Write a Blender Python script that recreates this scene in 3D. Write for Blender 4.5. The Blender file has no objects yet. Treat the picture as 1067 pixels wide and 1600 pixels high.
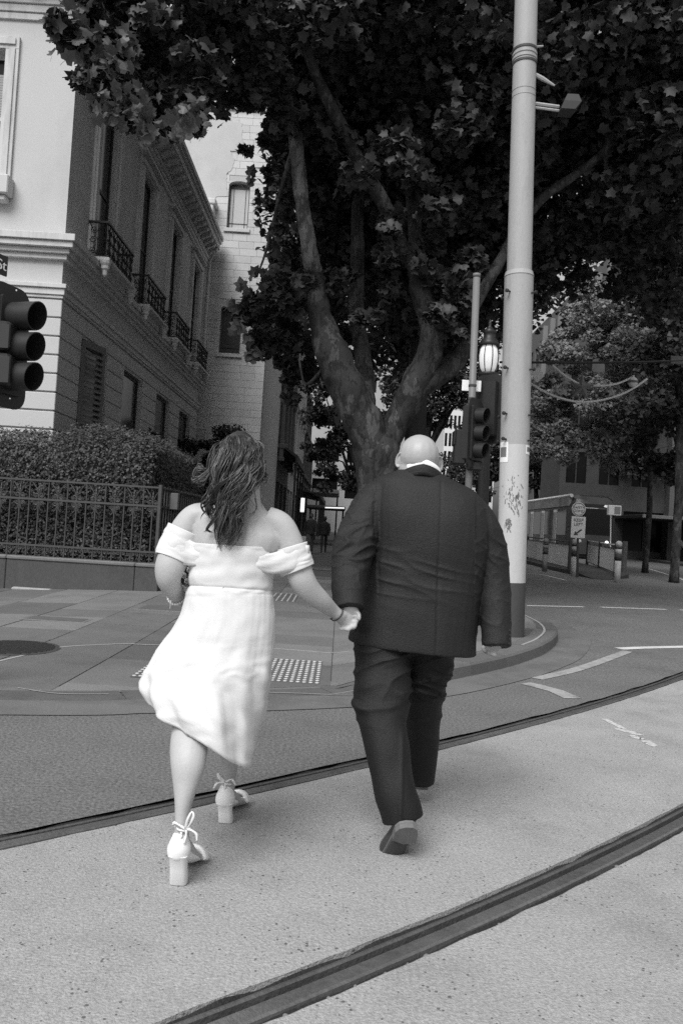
import bpy, bmesh, math, random
import numpy as np
from mathutils import Vector, Matrix, noise as mnoise
R = math.radians
random.seed(7); rng = np.random.default_rng(7)
scn = bpy.context.scene
COL = scn.collection

# ------------------------------------------------------------------ camera
CX, CY, F = 533.5, 800.0, 1244.0          # the photograph's centre and focal length in its pixels
HZ, H0 = 826.0, 1.365                     # horizon row at the centre, eye height
ROLL = math.atan(0.062); PITCH = math.atan((HZ-CY)/F)
cr, sr, cp, sp = math.cos(ROLL), math.sin(ROLL), math.cos(PITCH), math.sin(PITCH)
right0, up0, fwd = Vector((1,0,0)), Vector((0,-sp,cp)), Vector((0,cp,sp))
rgt = right0*cr + up0*sr; upv = -right0*sr + up0*cr
cam_d = bpy.data.cameras.new('camera'); cam = bpy.data.objects.new('camera', cam_d); COL.objects.link(cam)
M3 = Matrix((rgt, upv, -fwd)).transposed()
cam.matrix_world = Matrix.Translation((0,0,H0)) @ M3.to_4x4()
cam_d.sensor_fit = 'VERTICAL'; cam_d.sensor_height = 36.0; cam_d.lens = 36.0*F/1600.0
cam_d.clip_start = 0.05; cam_d.clip_end = 2000
scn.camera = cam

# ------------------------------------------------------------------ light
SUN_EL, SUN_AZ = R(50), R(24)             # behind the camera, a little to the left; wide soft source (bright overcast)
w = bpy.data.worlds.new('World'); scn.world = w; w.use_nodes = True
nt = w.node_tree; nt.nodes.clear()
sky = nt.nodes.new('ShaderNodeTexSky'); sky.sky_type = 'NISHITA'; sky.sun_disc = False
sky.sun_elevation = SUN_EL; sky.sun_rotation = math.pi+SUN_AZ; sky.air_density = 6.0; sky.dust_density = 4.0; sky.ozone_density = 1.0
bwn = nt.nodes.new('ShaderNodeRGBToBW'); bg = nt.nodes.new('ShaderNodeBackground'); bg.inputs[1].default_value = 0.06
wo = nt.nodes.new('ShaderNodeOutputWorld')
nt.links.new(sky.outputs[0], bwn.inputs[0]); nt.links.new(bwn.outputs[0], bg.inputs[0]); nt.links.new(bg.outputs[0], wo.inputs[0])
sd = bpy.data.lights.new('sun', 'SUN'); sd.energy = 1.5; sd.angle = R(35); sd.color = (1,1,1)
sun = bpy.data.objects.new('sun', sd); COL.objects.link(sun)
sdir = Vector((-math.sin(SUN_AZ)*math.cos(SUN_EL), -math.cos(SUN_AZ)*math.cos(SUN_EL), math.sin(SUN_EL)))
sun.rotation_euler = sdir.to_track_quat('Z', 'Y').to_euler(); sun.location = (0,-5,30)
vs = scn.view_settings; vs.view_transform = 'Standard'; vs.look = 'None'; vs.exposure = 1.15; vs.gamma = 1.0
vs.use_curve_mapping = False
scn.cycles.use_denoising = False      # the photograph is grainy
scn.cycles.max_bounces = 6; scn.cycles.transparent_max_bounces = 6

# ------------------------------------------------------------------ placing
def ray(px, py):
    dx, dy = px-CX, -(py-CY)
    a = dx*cr-dy*sr; b = dx*sr+dy*cr
    y = F*cp-b*sp; z = F*sp+b*cp
    return a/y, z/y
def P(px, py, d):
    a, c = ray(px, py); return Vector((a*d, d, H0+c*d))
def sm(t):
    t = min(1.0, max(0.0, t)); return t*t*(3-2*t)
def gz(x, y):
    s = 0.013*max(0.0, y-9) if y < 120 else 0.013*111
    if y < 11 and y > 7: s = 0.013*((y-7)**2)/8.0
    l = sm((y-7.5)/4.5)*(1-sm((y-24)/10))*0.045*(max(-5.8, min(0.0, x+3.2)))
    return s+l
def raise_(x, y): return 0.012+0.125*min(1.0, max(0.0, x/0.62))
def pz(x, y): return gz(x, y)+raise_(x, y)
def G(px, py, fn=gz):
    a, c = ray(px, py); d = 5.0
    for i in range(80):
        nd = (fn(a*d, d)-H0)/c; d += 0.5*(nd-d)
    return Vector((a*d, d, fn(a*d, d)))

# ------------------------------------------------------------------ materials
MATS = {}
def mat(name, v, rough=0.8, var=0.12, scale=4.0, fine=0.0, fscale=120.0, bump=0.0, bscale=80.0, spec=0.3, metal=0.0,
        stain=0.0, sscale=0.8, stretch=(1,1,1), spots=0.0, spscale=30.0, patch=None, emit=0.0, trans=0.0, obvar=0.0):
    if name in MATS: return MATS[name]
    m = bpy.data.materials.new(name); m.use_nodes = True
    n = m.node_tree.nodes; L = m.node_tree.links; b = n['Principled BSDF']
    b.inputs['Roughness'].default_value = rough; b.inputs['Metallic'].default_value = metal
    b.inputs['Specular IOR Level'].default_value = spec
    geo = n.new('ShaderNodeNewGeometry')
    mp = n.new('ShaderNodeMapping'); mp.inputs['Scale'].default_value = stretch
    L.new(geo.outputs['Position'], mp.inputs['Vector'])
    def nz(sc, det=4, rg=0.55):
        t = n.new('ShaderNodeTexNoise'); t.inputs['Scale'].default_value = sc; t.inputs['Detail'].default_value = det
        t.inputs['Roughness'].default_value = rg; L.new(mp.outputs[0], t.inputs['Vector']); return t.outputs['Fac']
    def math_(op, a, c, cl=False):
        t = n.new('ShaderNodeMath'); t.operation = op; t.use_clamp = cl
        for i, q in enumerate((a, c)):
            if isinstance(q, (int, float)): t.inputs[i].default_value = q
            else: L.new(q, t.inputs[i])
        return t.outputs[0]
    def cen(o, amt):   # centred variation factor 1+amt*(noise-.5)*2.6
        return math_('ADD', math_('MULTIPLY', math_('SUBTRACT', o, 0.5), amt*2.6), 1.0)
    val = v
    if var: val = math_('MULTIPLY', cen(nz(scale), var), val)
    if fine: val = math_('MULTIPLY', cen(nz(fscale, 2, 0.7), fine), val)
    if stain:
        s = nz(sscale, 6, 0.65); mr = n.new('ShaderNodeMapRange'); mr.inputs[1].default_value = 0.50; mr.inputs[2].default_value = 0.72
        mr.inputs[3].default_value = 1.0; mr.inputs[4].default_value = 1.0-stain; L.new(s, mr.inputs[0]); val = math_('MULTIPLY', mr.outputs[0], val)
    if spots:
        vo = n.new('ShaderNodeTexVoronoi'); vo.inputs['Scale'].default_value = spscale; L.new(mp.outputs[0], vo.inputs['Vector'])
        thr = math_('MULTIPLY', nz(6.0, 2), 0.5)
        less = math_('LESS_THAN', vo.outputs['Distance'], math_('SUBTRACT', thr, 0.06))
        wn = n.new('ShaderNodeTexWhiteNoise'); L.new(vo.outputs['Position'], wn.inputs['Vector'])
        sel = math_('GREATER_THAN', wn.outputs['Value'], 0.72)
        val = math_('MULTIPLY', math_('SUBTRACT', 1.0, math_('MULTIPLY', math_('MULTIPLY', less, sel), spots)), val)
    if patch:
        pn = nz(patch[0], 5, 0.6); val = math_('MULTIPLY', math_('ADD', 1.0, math_('MULTIPLY', math_('GREATER_THAN', pn, patch[1]), patch[2])), val)
        pn2 = nz(patch[0]*2.3, 4, 0.6); val = math_('MULTIPLY', math_('SUBTRACT', 1.0, math_('MULTIPLY', math_('GREATER_THAN', pn2, patch[1]+0.02), 0.45)), val)
    if obvar:
        oi = n.new('ShaderNodeObjectInfo'); val = math_('MULTIPLY', cen(oi.outputs['Random'], obvar), val)
    if isinstance(val, (int, float)):
        b.inputs['Base Color'].default_value = (v, v, v, 1)
    else:
        val = math_('MAXIMUM', val, 0.003); cb = n.new('ShaderNodeCombineColor')
        for i in range(3): L.new(val, cb.inputs[i])
        L.new(cb.outputs[0], b.inputs['Base Color'])
    if bump:
        bp = n.new('ShaderNodeBump'); bp.inputs['Strength'].default_value = bump; bp.inputs['Distance'].default_value = 0.01
        L.new(nz(bscale, 3, 0.6), bp.inputs['Height']); L.new(bp.outputs[0], b.inputs['Normal'])
    if emit:
        b.inputs['Emission Color'].default_value = (1,1,1,1); b.inputs['Emission Strength'].default_value = emit
    if trans:
        b.inputs['Transmission Weight'].default_value = trans
    MATS[name] = m; return m

# ------------------------------------------------------------------ mesh building
class MB:
    def __init__(s): s.v = []; s.f = []
    def add(s, vs, fs):
        o = len(s.v); s.v += [tuple(q) for q in vs]; s.f += [tuple(i+o for i in f) for f in fs]; return s
    def box(s, x0, x1, y0, y1, z0, z1):
        return s.add([(x0,y0,z0),(x1,y0,z0),(x1,y1,z0),(x0,y1,z0),(x0,y0,z1),(x1,y0,z1),(x1,y1,z1),(x0,y1,z1)],
                     [(0,3,2,1),(4,5,6,7),(0,1,5,4),(1,2,6,5),(2,3,7,6),(3,0,4,7)])
    def bbox(s, x0, x1, y0, y1, z0, z1, b=0.01):
        # box with chamfered edges along the verticals and top
        b = min(b, (x1-x0)/3, (y1-y0)/3, (z1-z0)/3)
        def ring(i, z): return [(x0+i+b,y0+i,z),(x1-i-b,y0+i,z),(x1-i,y0+i+b,z),(x1-i,y1-i-b,z),(x1-i-b,y1-i,z),(x0+i+b,y1-i,z),(x0+i,y1-i-b,z),(x0+i,y0+i+b,z)]
        return s.rings([ring(b, z0), ring(0, z0+b), ring(0, z1-b), ring(b, z1)])
    def rings(s, rs, cap=True, closed=True):
        o = len(s.v); n = len(rs[0])
        for r in rs: s.v += [tuple(q) for q in r]
        for i in range(len(rs)-1):
            for j in range(n if closed else n-1):
                k = (j+1) % n
                s.f.append((o+i*n+j, o+i*n+k, o+(i+1)*n+k, o+(i+1)*n+j))
        if cap and closed:
            s.f.append(tuple(o+j for j in reversed(range(n)))); s.f.append(tuple(o+(len(rs)-1)*n+j for j in range(n)))
        return s
    def tube(s, pts, r, n=8, cap=True, closed=False):
        pts = [Vector(p) for p in pts]; m = len(pts)
        if not hasattr(r, '__len__'): r = [r]*m
        t0 = (pts[1]-pts[0]).normalized()
        ref = Vector((0,0,1)) if abs(t0.z) < 0.9 else Vector((0,1,0))
        u = t0.cross(ref).normalized(); rs = []
        for i, p in enumerate(pts):
            a = pts[max(0,i-1)] if not closed else pts[i-1]; b = pts[min(m-1,i+1)] if not closed else pts[(i+1)%m]
            t = (b-a)
            t = t.normalized() if t.length > 1e-9 else t0
            u = (u-t*u.dot(t)); u = u.normalized() if u.length > 1e-6 else t.orthogonal().normalized()
            v = t.cross(u)
            rs.append([p+(u*math.cos(2*math.pi*k/n)+v*math.sin(2*math.pi*k/n))*r[i] for k in range(n)])
        if closed: rs.append(rs[0]); return s.rings(rs, cap=False)
        return s.rings(rs, cap)
    def lathe(s, prof, c=(0,0,0), n=16, axis=None, cap=True):
        c = Vector(c); ax = Vector(axis).normalized() if axis is not None else Vector((0,0,1))
        u = ax.orthogonal().normalized() if axis is not None else Vector((1,0,0)); v = ax.cross(u)
        rs = [[c+ax*h+(u*math.cos(2*math.pi*k/n)+v*math.sin(2*math.pi*k/n))*r for k in range(n)] for r, h in prof]
        return s.rings(rs, cap)
    def prism(s, poly, ext):
        # poly: list of 3d points (planar), extruded by vector ext
        e = Vector(ext); a = [Vector(p) for p in poly]
        return s.rings([a, [p+e for p in a]])
    def sweep(s, prof, path, side, up=Vector((0,0,1)), cap=True):
        # prof: list of (lateral, height); path points; side: lateral vectors per point
        rs = [[Vector(p)+Vector(sd)*a+up*h for a, h in prof] for p, sd in zip(path, side)]
        return s.rings(rs, cap)
    def mesh(s, name, smooth=False):
        me = bpy.data.meshes.new(name); me.from_pydata(s.v, [], s.f); me.update()
        bm = bmesh.new(); bm.from_mesh(me); bmesh.ops.recalc_face_normals(bm, faces=bm.faces); bm.to_mesh(me); bm.free()
        if smooth: me.polygons.foreach_set('use_smooth', [True]*len(me.polygons))
        return me
    def build(s, name, m, parent=None, smooth=False, loc=None):
        return link(name, s.mesh(name, smooth), m, parent, loc)
def link(name, me, m, parent=None, loc=None, rot=None, scale=None):
    o = bpy.data.objects.new(name, me); COL.objects.link(o)
    if m is not None and len(me.materials) == 0: me.materials.append(m)
    if loc is not None: o.location = loc
    if rot is not None: o.rotation_euler = rot
    if scale is not None: o.scale = scale
    if parent is not None: setp(o, parent)
    return o
def wm(o):
    return (wm(o.parent) @ o.matrix_parent_inverse if o.parent else Matrix.Identity(4)) @ o.matrix_basis
def setp(o, parent):
    o.parent = parent; o.matrix_parent_inverse = wm(parent).inverted()
def empty(name, loc, label=None, cat=None, group=None):
    o = bpy.data.objects.new(name, None); COL.objects.link(o); o.location = loc; o.empty_display_size = 0.2
    if label: tag(o, label, cat, group)
    return o
def tag(o, label=None, cat=None, group=None, kind=None):
    if label: o['label'] = label
    if cat: o['category'] = cat
    if group: o['group'] = group
    if kind: o['kind'] = kind
    return o
def smooth_angle(o, ang=40):
    me = o.data
    me.polygons.foreach_set('use_smooth', [True]*len(me.polygons))
    bm = bmesh.new(); bm.from_mesh(me)
    for e in bm.edges:
        if len(e.link_faces) == 2 and e.calc_face_angle(0) > R(ang): e.smooth = False
    bm.to_mesh(me); bm.free(); return o
def text_mesh(txt, size):
    c = bpy.data.curves.new('lettering', 'FONT'); c.body = txt; c.size = size; c.align_x = 'CENTER'; c.align_y = 'CENTER'; c.extrude = 0.002
    o = bpy.data.objects.new('lettering', c); COL.objects.link(o)
    dg = bpy.context.evaluated_depsgraph_get(); me = bpy.data.meshes.new_from_object(o.evaluated_get(dg))
    bpy.data.objects.remove(o); return me
def cat(pts, n):
    # Catmull-Rom resampling of a list of vectors / tuples
    A = [np.array(p, float) for p in pts]; A = [2*A[0]-A[1]]+A+[2*A[-1]-A[-2]]; out = []
    segs = len(A)-3
    for i in range(n):
        t = i/(n-1)*segs; k = min(int(t), segs-1); t -= k; p0, p1, p2, p3 = A[k:k+4]
        out.append(0.5*((2*p1)+(-p0+p2)*t+(2*p0-5*p1+4*p2-p3)*t*t+(-p0+3*p1-3*p2+p3)*t**3))
    return out

# ------------------------------------------------------------------ ground
m_sub = mat('subsoil', 0.04)
m_asph = mat('asphalt', 0.135, 0.85, 0.10, 1.5, 0.85, 52.0, 0.9, 60.0, 0.35, stain=0.22, sscale=0.7)
m_conc = mat('track_concrete', 0.315, 0.9, 0.13, 1.6, 0.42, 78.0, 0.7, 120.0, 0.2, stain=0.26, sscale=1.1, spots=0.62, spscale=46.0)
m_fill = mat('bitumen_seal', 0.02, 0.7, 0.3, 8, 0.4, 90, 0.8, 60)
m_steel = mat('rail_steel', 0.17, 0.33, 0.3, 6, 0.3, 40, 0.25, 60, 0.5, 0.55, stretch=(1,1,1))
m_rust = mat('rail_lip', 0.10, 0.5, 0.3, 8, 0.3, 60, 0.4, 60, 0.5, 0.4)
S2 = math.sqrt(0.5)
def uv2xy(u, v): return S2*(u-v), S2*(u+v)
def vr(u, base, k):
    t = u-4.0; c = max(-5.0, min(6.0, t)); return base+k*c*c+2*k*c*(t-c)
def v1(u): return vr(u, 3.165, 0.012)
def v2(u): return vr(u, 1.605, 0.020)
def grid_strip(mb, us, lo, hi, zoff, fn=gz):
    # us: list of u; lo/hi functions returning lists of v
    rows = []
    for u in us:
        rows.append([(*uv2xy(u, v), fn(*uv2xy(u, v))+zoff) for v in lo(u)])
    mb.rings(rows, cap=False, closed=False)
US = [-300,-150,-70,-35,-20,-12]+[i*0.25 for i in range(-32, 60)]+[16,18,20,23,26,30,36,44,55,70,100,150,220,320]
VS = [0.0,0.3,0.6,1.0]+[1.0+0.45*i for i in range(1, 50)]+[24,26,29,33,38,45,55,70,90,120,170,250,400]
g = MB(); grid_strip(g, US, lambda u: [-300,-100,-40,-15,-6,-2,0,v2(u)-0.05,(v1(u)+v2(u))/2,v1(u),v1(u)+1]+[v1(u)+1+q for q in VS[4:]], None, -0.075)
tag(g.build('ground', m_sub), kind='structure')
HW = 0.082
g = MB(); grid_strip(g, US, lambda u: [v1(u)+HW+0.012*math.sin(u*9)*math.sin(u*3.1)+q for q in VS], None, 0.0)
tag(g.build('road', m_asph, smooth=True), kind='structure')
bed = []
def edge(u, a): return a*(mnoise.noise(Vector((u*5.1, a*100, 3)))*0.9+mnoise.noise(Vector((u*17, a*50, 1)))*0.5)
UB = [-300,-100,-40,-20,-10]+[i*0.06 for i in range(-50, 190)]+[12,13,14,16,20,30,60,150,300]
g = MB(); rows = []
for u in UB:
    a, b = v2(u)+HW+edge(u, 0.006), v1(u)-HW-edge(u, 0.008)
    rows.append([(*uv2xy(u, a), -0.03)]+[(*uv2xy(u, a+(b-a)*t), 0.002+gz(*uv2xy(u, a+(b-a)*t))) for t in (0,0.01,0.3,0.6,0.99,1)]+[(*uv2xy(u, b), -0.03)])
g.rings(rows, cap=False, closed=False)
tag(g.build('track_bed', m_conc), kind='structure')
g = MB(); rows = []
for u in UB:
    a = v2(u)-HW-edge(u+50, 0.010)
    rows.append([(*uv2xy(u, v), 0.002) for v in (-300,-60,-15,-4,-1,a-0.4,a-0.01)]+[(*uv2xy(u, a), -0.004),(*uv2xy(u, a), -0.035)])
g.rings(rows, cap=False, closed=False)
tag(g.build('track_bed', m_conc), kind='structure')
def rail(vf, nm):
    UR = [-60,-20,-8]+[i*0.12 for i in range(-30, 110)]+[14,18,26,40]
    def sw(prof, name, m, parent, jit=0.0):
        g = MB(); rows = []
        for u in UR:
            du = 0.05; sl = (vf(u+du)-vf(u-du))/(2*du); n_ = 1/math.sqrt(1+sl*sl)
            rows.append([(*uv2xy(u-sl*n_*l, vf(u)+n_*l), h+gz(*uv2xy(u, vf(u)))+jit*mnoise.noise(Vector((u*6, l*60, 2)))) for l, h in prof])
        g.rings(rows, cap=False, closed=False); return g.build(name, m, parent, smooth=False)
    root = sw([(-0.06,-0.03),(-0.055,-0.004),(-0.045,0.0),(0.0,0.001),(0.008,-0.004),(0.012,-0.045)], nm, m_steel, None)
    sw([(0.012,-0.045),(0.04,-0.045)], 'groove', m_fill, root)
    sw([(0.04,-0.045),(0.044,-0.010),(0.052,-0.006),(0.062,-0.008),(0.066,-0.03)], 'guard_lip', m_rust, root)
    sw([(-0.14,-0.020),(-0.11,-0.013),(-0.08,-0.018),(-0.055,-0.016)], 'seal_strip', m_fill, root, 0.016)
    sw([(0.066,-0.018),(0.08,-0.012),(0.11,-0.016),(0.14,-0.02)], 'seal_strip', m_fill, root, 0.016)
    return tag(root, kind='structure')
rail(v1, 'tram_rail'); rail(v2, 'tram_rail')
# pale stones showing in the broken edge of the near rail
m_peb = mat('edge_stone', 0.16, 0.9, 0.2, 20)
g = MB(); g.lathe([(0.005,0),(0.02,0.004),(0.022,0.010),(0.012,0.016)], n=7); peb = g.mesh('edge_stone', True); peb.materials.append(m_peb)
pit_root = None
for i in range(22):
    u = random.uniform(0.9, 3.4); v = v2(u)-random.uniform(0.070, 0.09)
    o = link('edge_stone', peb, None, None, (*uv2xy(u, v), -0.018), (0,0,random.random()*6), (random.uniform(.3,.7), random.uniform(.25,.5), 0.6))
    setp(o, bpy.data.objects['tram_rail.001'])

# pavement outline (kerb line), convex, seen from above
KERB = [(-14,3.5),(-7,4.75),(-2.33,5.66),(-1.39,5.95),(-0.48,6.29),(0.23,6.66),(0.76,7.13),(1.15,7.56),(1.56,8.07),(1.9,8.53),(2.2,9.0),(2.5,9.52),(2.82,10.24),(3.05,10.9),(3.2,11.6),(3.27,12.4),(3.3,14),(3.3,20),(3.3,40),(3.3,120)]
def inset(poly, d):
    out = []
    for i, p in enumerate(poly):
        a = Vector(poly[max(0,i-1)]); b = Vector(poly[min(len(poly)-1,i+1)]); t = (b-a).normalized(); out.append((p[0]-t.y*d, p[1]+t.x*d))
    return out
K2 = [tuple(p) for p in cat(KERB, 160)]
m_kerb = mat('kerb_stone', 0.115, 0.85, 0.2, 3, 0.35, 90, 0.5, 120, 0.3, stain=0.35, sscale=3, obvar=0.16)
m_gut = mat('gutter_stone', 0.135, 0.85, 0.2, 2, 0.35, 120, 0.4, 150, 0.3, stain=0.3, sscale=1.5)
m_mort = mat('paving_joint', 0.07, 0.9, 0.3, 3, 0.2, 60)
m_flag = mat('bluestone_flag', 0.14, 0.75, 0.12, 2.5, 0.40, 70, 0.4, 90, 0.35, stain=0.22, sscale=1.2, obvar=0.22)
# gutter
gi, go = inset(K2, 0.004), inset(K2, -0.42)
g = MB(); rows = [[(a[0],a[1],gz(*a)+0.006),(b[0],b[1],gz(*b)+0.006)] for a, b in zip(gi, go)]
g.rings(rows, cap=False, closed=False); tag(g.build('gutter', m_gut), kind='structure')
# pavement base sheet
WIN = 0.30
ki = inset(K2, WIN*0.5)
ys = [3+0.45*i for i in range(60)]+[32,36,40,50,60,80,120]
def kerb_x(y, pl):     # x of the kerb line at depth y
    for a, b in zip(pl, pl[1:]):
        if a[1] <= y <= b[1]: t = (y-a[1])/(b[1]-a[1]); return a[0]+(b[0]-a[0])*t
    return pl[0][0] if y < pl[0][1] else pl[-1][0]
g = MB(); rows = []
for y in ys:
    xr = kerb_x(y, ki); rows.append([(xl, y, pz(xl, y)-(0.03 if xl > -0.5 and y < 10 else 0.008)) for xl in [min(q, xr) for q in [-60,-30,-14,-10]+sorted([-9+0.4*i for i in range(31)]+[0.001,0.62])]+[xr]])
g.rings(rows, cap=False, closed=False); pave = tag(g.build('pavement', m_mort), kind='structure')
# kerb stones
L_ = 0; marks = [0]
cum = [0]
for a, b in zip(K2, K2[1:]): cum.append(cum[-1]+math.dist(a, b))
def kp(s, pl):
    for i in range(len(cum)-1):
        if cum[i] <= s <= cum[i+1]:
            t = (s-cum[i])/(cum[i+1]-cum[i]); return Vector(pl[i])*(1-t)+Vector(pl[i+1])*t
    return Vector(pl[-1])
kin = inset(K2, WIN); s = 6.0; KL = 0
while s < cum[-1]-60 and KL < 34:
    ln = random.uniform(0.8, 1.25) if s < 24 else 1.4; ng = 5; rows = []
    dz = random.uniform(-0.004, 0.004)
    for k in range(ng+1):
        q = s+0.006+(ln-0.012)*k/ng; a = kp(q, K2); b = kp(q, kin); t = (b-a)
        top = pz(b.x, b.y)+dz; h = top-gz(a.x, a.y)
        c = min(0.022, h*0.5); e = 0.006*mnoise.noise(Vector((q*4, 0, 5)))
        rows.append([(a.x+t.x*(-0.02+e), a.y+t.y*(-0.02+e), gz(a.x,a.y)-0.03),(a.x+t.x*(0.02+e), a.y+t.y*(0.02+e), top-c-0.004),(a.x+t.x*(0.09+e), a.y+t.y*(0.09+e), top-0.003+e*0.5),(b.x, b.y, top),(b.x, b.y, top-0.06)])
    g = MB(); g.rings(rows); o = g.build('kerb_stone', m_kerb, pave); smooth_angle(o, 35); s += ln; KL += 1
fr_ = [inset(K2, q) for q in (0.26, 0.34, 0.48)]
g = MB(); g.rings([[(p[0], p[1], pz(*p)-0.003) for p in tr] for tr in zip(*fr_)][:-20], cap=False, closed=False); g.build('edge_bed', m_flag, pave)
# flags
def clip(poly, pl):
    # clip polygon to the left side of each directed edge of convex chain pl
    for a, b in zip(pl, pl[1:]):
        out = []
        for i in range(len(poly)):
            p, q = poly[i], poly[(i+1)%len(poly)]
            sp_ = (b[0]-a[0])*(p[1]-a[1])-(b[1]-a[1])*(p[0]-a[0]); sq = (b[0]-a[0])*(q[1]-a[1])-(b[1]-a[1])*(q[0]-a[0])
            if sp_ >= 0: out.append(p)
            if sp_*sq < 0: t = sp_/(sp_-sq); out.append((p[0]+(q[0]-p[0])*t, p[1]+(q[1]-p[1])*t))
        poly = out
        if len(poly) < 3: return []
    return poly
KC = inset([p for p in KERB], WIN+0.012)
xs_cols = [-7.4,-6.5,-5.6,-4.7,-3.8,-2.95,-2.1,-1.05,0.0,0.62,1.5,2.4,3.3]
nflag = 0
for ci in range(len(xs_cols)-1):
    y = 4.6+random.uniform(0, 0.6)
    while y < 19.5:
        ln = random.choice([0.75, 0.95, 1.2, 1.5]); x0, x1 = xs_cols[ci]+0.005, xs_cols[ci+1]-0.005
        if xs_cols[ci+1] > -3.2 or y < 13.8:
            po = clip([(x0,y+0.005),(x1,y+0.005),(x1,y+ln-0.005),(x0,y+ln-0.005)], KC)
            if xs_cols[ci] < -3.3 and y+ln > 14.1: po = clip(po, [(10,14.1),(-20,14.1)]) if po else []
            if len(po) >= 3:
                dz = random.uniform(-0.0015, 0.003); g = MB()
                # subdivide so that it follows the slope
                g.rings([[(p[0],p[1],pz(*p)-0.012) for p in po],[(p[0],p[1],pz(*p)+dz-0.0015) for p in po],[(p[0]+(sum(q[0] for q in po)/len(po)-p[0])*0.012,p[1]+(sum(q[1] for q in po)/len(po)-p[1])*0.012,pz(*p)+dz) for p in po]])
                g.build('paving_flag', m_flag, pave); nflag += 1
        y += ln
# pale mortar line across the flags, painted arc near the corner
m_line = mat('pale_mortar', 0.30, 0.9, 0.2, 6, 0.3, 60)
m_paint = mat('road_paint', 0.56, 0.8, 0.15, 6, 0.25, 70, stain=0.35, sscale=9)
m_paintw = mat('worn_paint', 0.30, 0.85, 0.3, 10, 0.4, 60, stain=0.5, sscale=7)
def stripe(name, pts, wd, m, fn, off=0.004, parent=None):
    p = [Vector((*q[:2], 0)) for q in pts]; rows = []
    for i, q in enumerate(p):
        t = (p[min(len(p)-1,i+1)]-p[max(0,i-1)]).normalized(); n_ = Vector((-t.y, t.x, 0))*wd/2
        a, b = q-n_, q+n_; rows.append([(a.x,a.y,fn(a.x,a.y)+off),(q.x,q.y,fn(q.x,q.y)+off),(b.x,b.y,fn(b.x,b.y)+off)])
    g = MB(); g.rings(rows, cap=False, closed=False); return tag(g.build(name, m, parent), kind=None if parent else 'structure')
pg = lambda x, y: G(x, y, pz)
stripe('mortar_line', cat([pg(-30,1040), pg(30,1026), pg(90,1012), pg(190,1006.5), pg(240,1008), pg(400,1012), pg(545,1018)], 60), 0.035, m_line, pz)
stripe('mortar_line', cat([pg(812,958), pg(840,972), pg(850,985), pg(838,998), pg(815,1008)], 24), 0.03, m_line, pz)
stripe('mortar_line', cat([pg(300,1081), pg(450,1083), pg(560,1078), pg(640,1058)], 30), 0.012, m_line, pz)
stripe('mortar_line', cat([pg(28,1075), pg(90,1084), pg(170,1085)], 16), 0.014, m_line, pz)
rdz = lambda x, y: gz(x, y)+0.001
for pts, wd in (([(818,946.5),(912,948.5)],0.14),([(938,949),(1040,952.5)],0.14),([(1062,953.5),(1160,957)],0.14),([(966,1014),(1020,1012),(1170,1009)],0.15),([(1010,888),(1040,897),(1067,906),(1130,935)],0.12),([(820,896),(850,899),(884,907)],0.09)):
    stripe('lane_line', cat([G(*q) for q in pts], 12), wd, m_paint, rdz)
stripe('lane_line', cat([G(838,1061), G(905,1045), G(980,1018)], 12), 0.13, m_paintw, rdz)
stripe('lane_line', [G(820,1068), G(838,1072), G(868,1080), G(895,1092)], 0.17, m_paintw, rdz)
for pa in ([(944,1124),(958,1131),(972,1139)], [(965,1139),(985,1145),(1000,1148)], [(985,1150),(1003,1156)], [(1008,1158),(1022,1166)]): stripe('lane_line', [G(*q)+Vector((random.uniform(-.012,.012), random.uniform(-.012,.012), 0)) for q in [tuple(v) for v in cat(pa, 9)]], random.uniform(0.03,0.075), mat('worn_paint_pale', 0.47, 0.85, 0.3, 14, 0.5, 45, stain=0.45, sscale=14), lambda x, y: gz(x, y))
stripe('lane_line', [G(996,902), G(1040,909)], 0.06, m_paintw, rdz)
# tree grate on the left, iron covers
m_iron = mat('black_iron', 0.022, 0.55, 0.2, 10, 0.2, 60, 0.2, 80, 0.4)
c = pg(18,1012); g = MB(); g.lathe([(0.46,-0.01),(0.46,0.004),(0.41,0.006)], (c.x,c.y,c.z), n=40)
gr = g.build('tree_grate', mat('cast_iron_grate', 0.05, 0.6, 0.3, 12, 0.3, 40, 0.4, 40), None)
tag(gr, 'round dark iron tree grate set in the pavement at the left edge', 'grate')
for i in range(15):
    a = -0.385+i*0.055; h = math.sqrt(max(0.01, 0.40**2-a*a)); g = MB(); g.box(c.x-h, c.x+h, c.y+a-0.012, c.y+a+0.012, c.z+0.004, c.z+0.012); g.build('slat', m_iron, gr)
def pit(px, py, sx, sy, lab):
    c = pg(px, py); g = MB(); g.bbox(c.x-sx, c.x+sx, c.y-sy, c.y+sy, c.z-0.01, c.z+0.008, 0.006); o = g.build('pit_cover', mat('pit_cover', 0.14, 0.8, 0.2, 8, 0.3, 50), None)
    g = MB(); g.box(c.x-sx*0.85, c.x+sx*0.85, c.y-sy*0.85, c.y+sy*0.85, c.z+0.006, c.z+0.011); g.build('lid', mat('pit_lid', 0.10, 0.8, 0.2, 8, 0.3, 50), o)
    return tag(o, lab, 'cover')
pit(262, 951, 0.42, 0.34, 'pale concrete pit cover in the pavement behind the bride'); pit(90, 968, 0.4, 0.18, 'low flat service cover set in the pavement left of the bride')
pit(510, 889, 0.45, 0.55, 'pale worn cover plate in the footpath between the couple')
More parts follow.
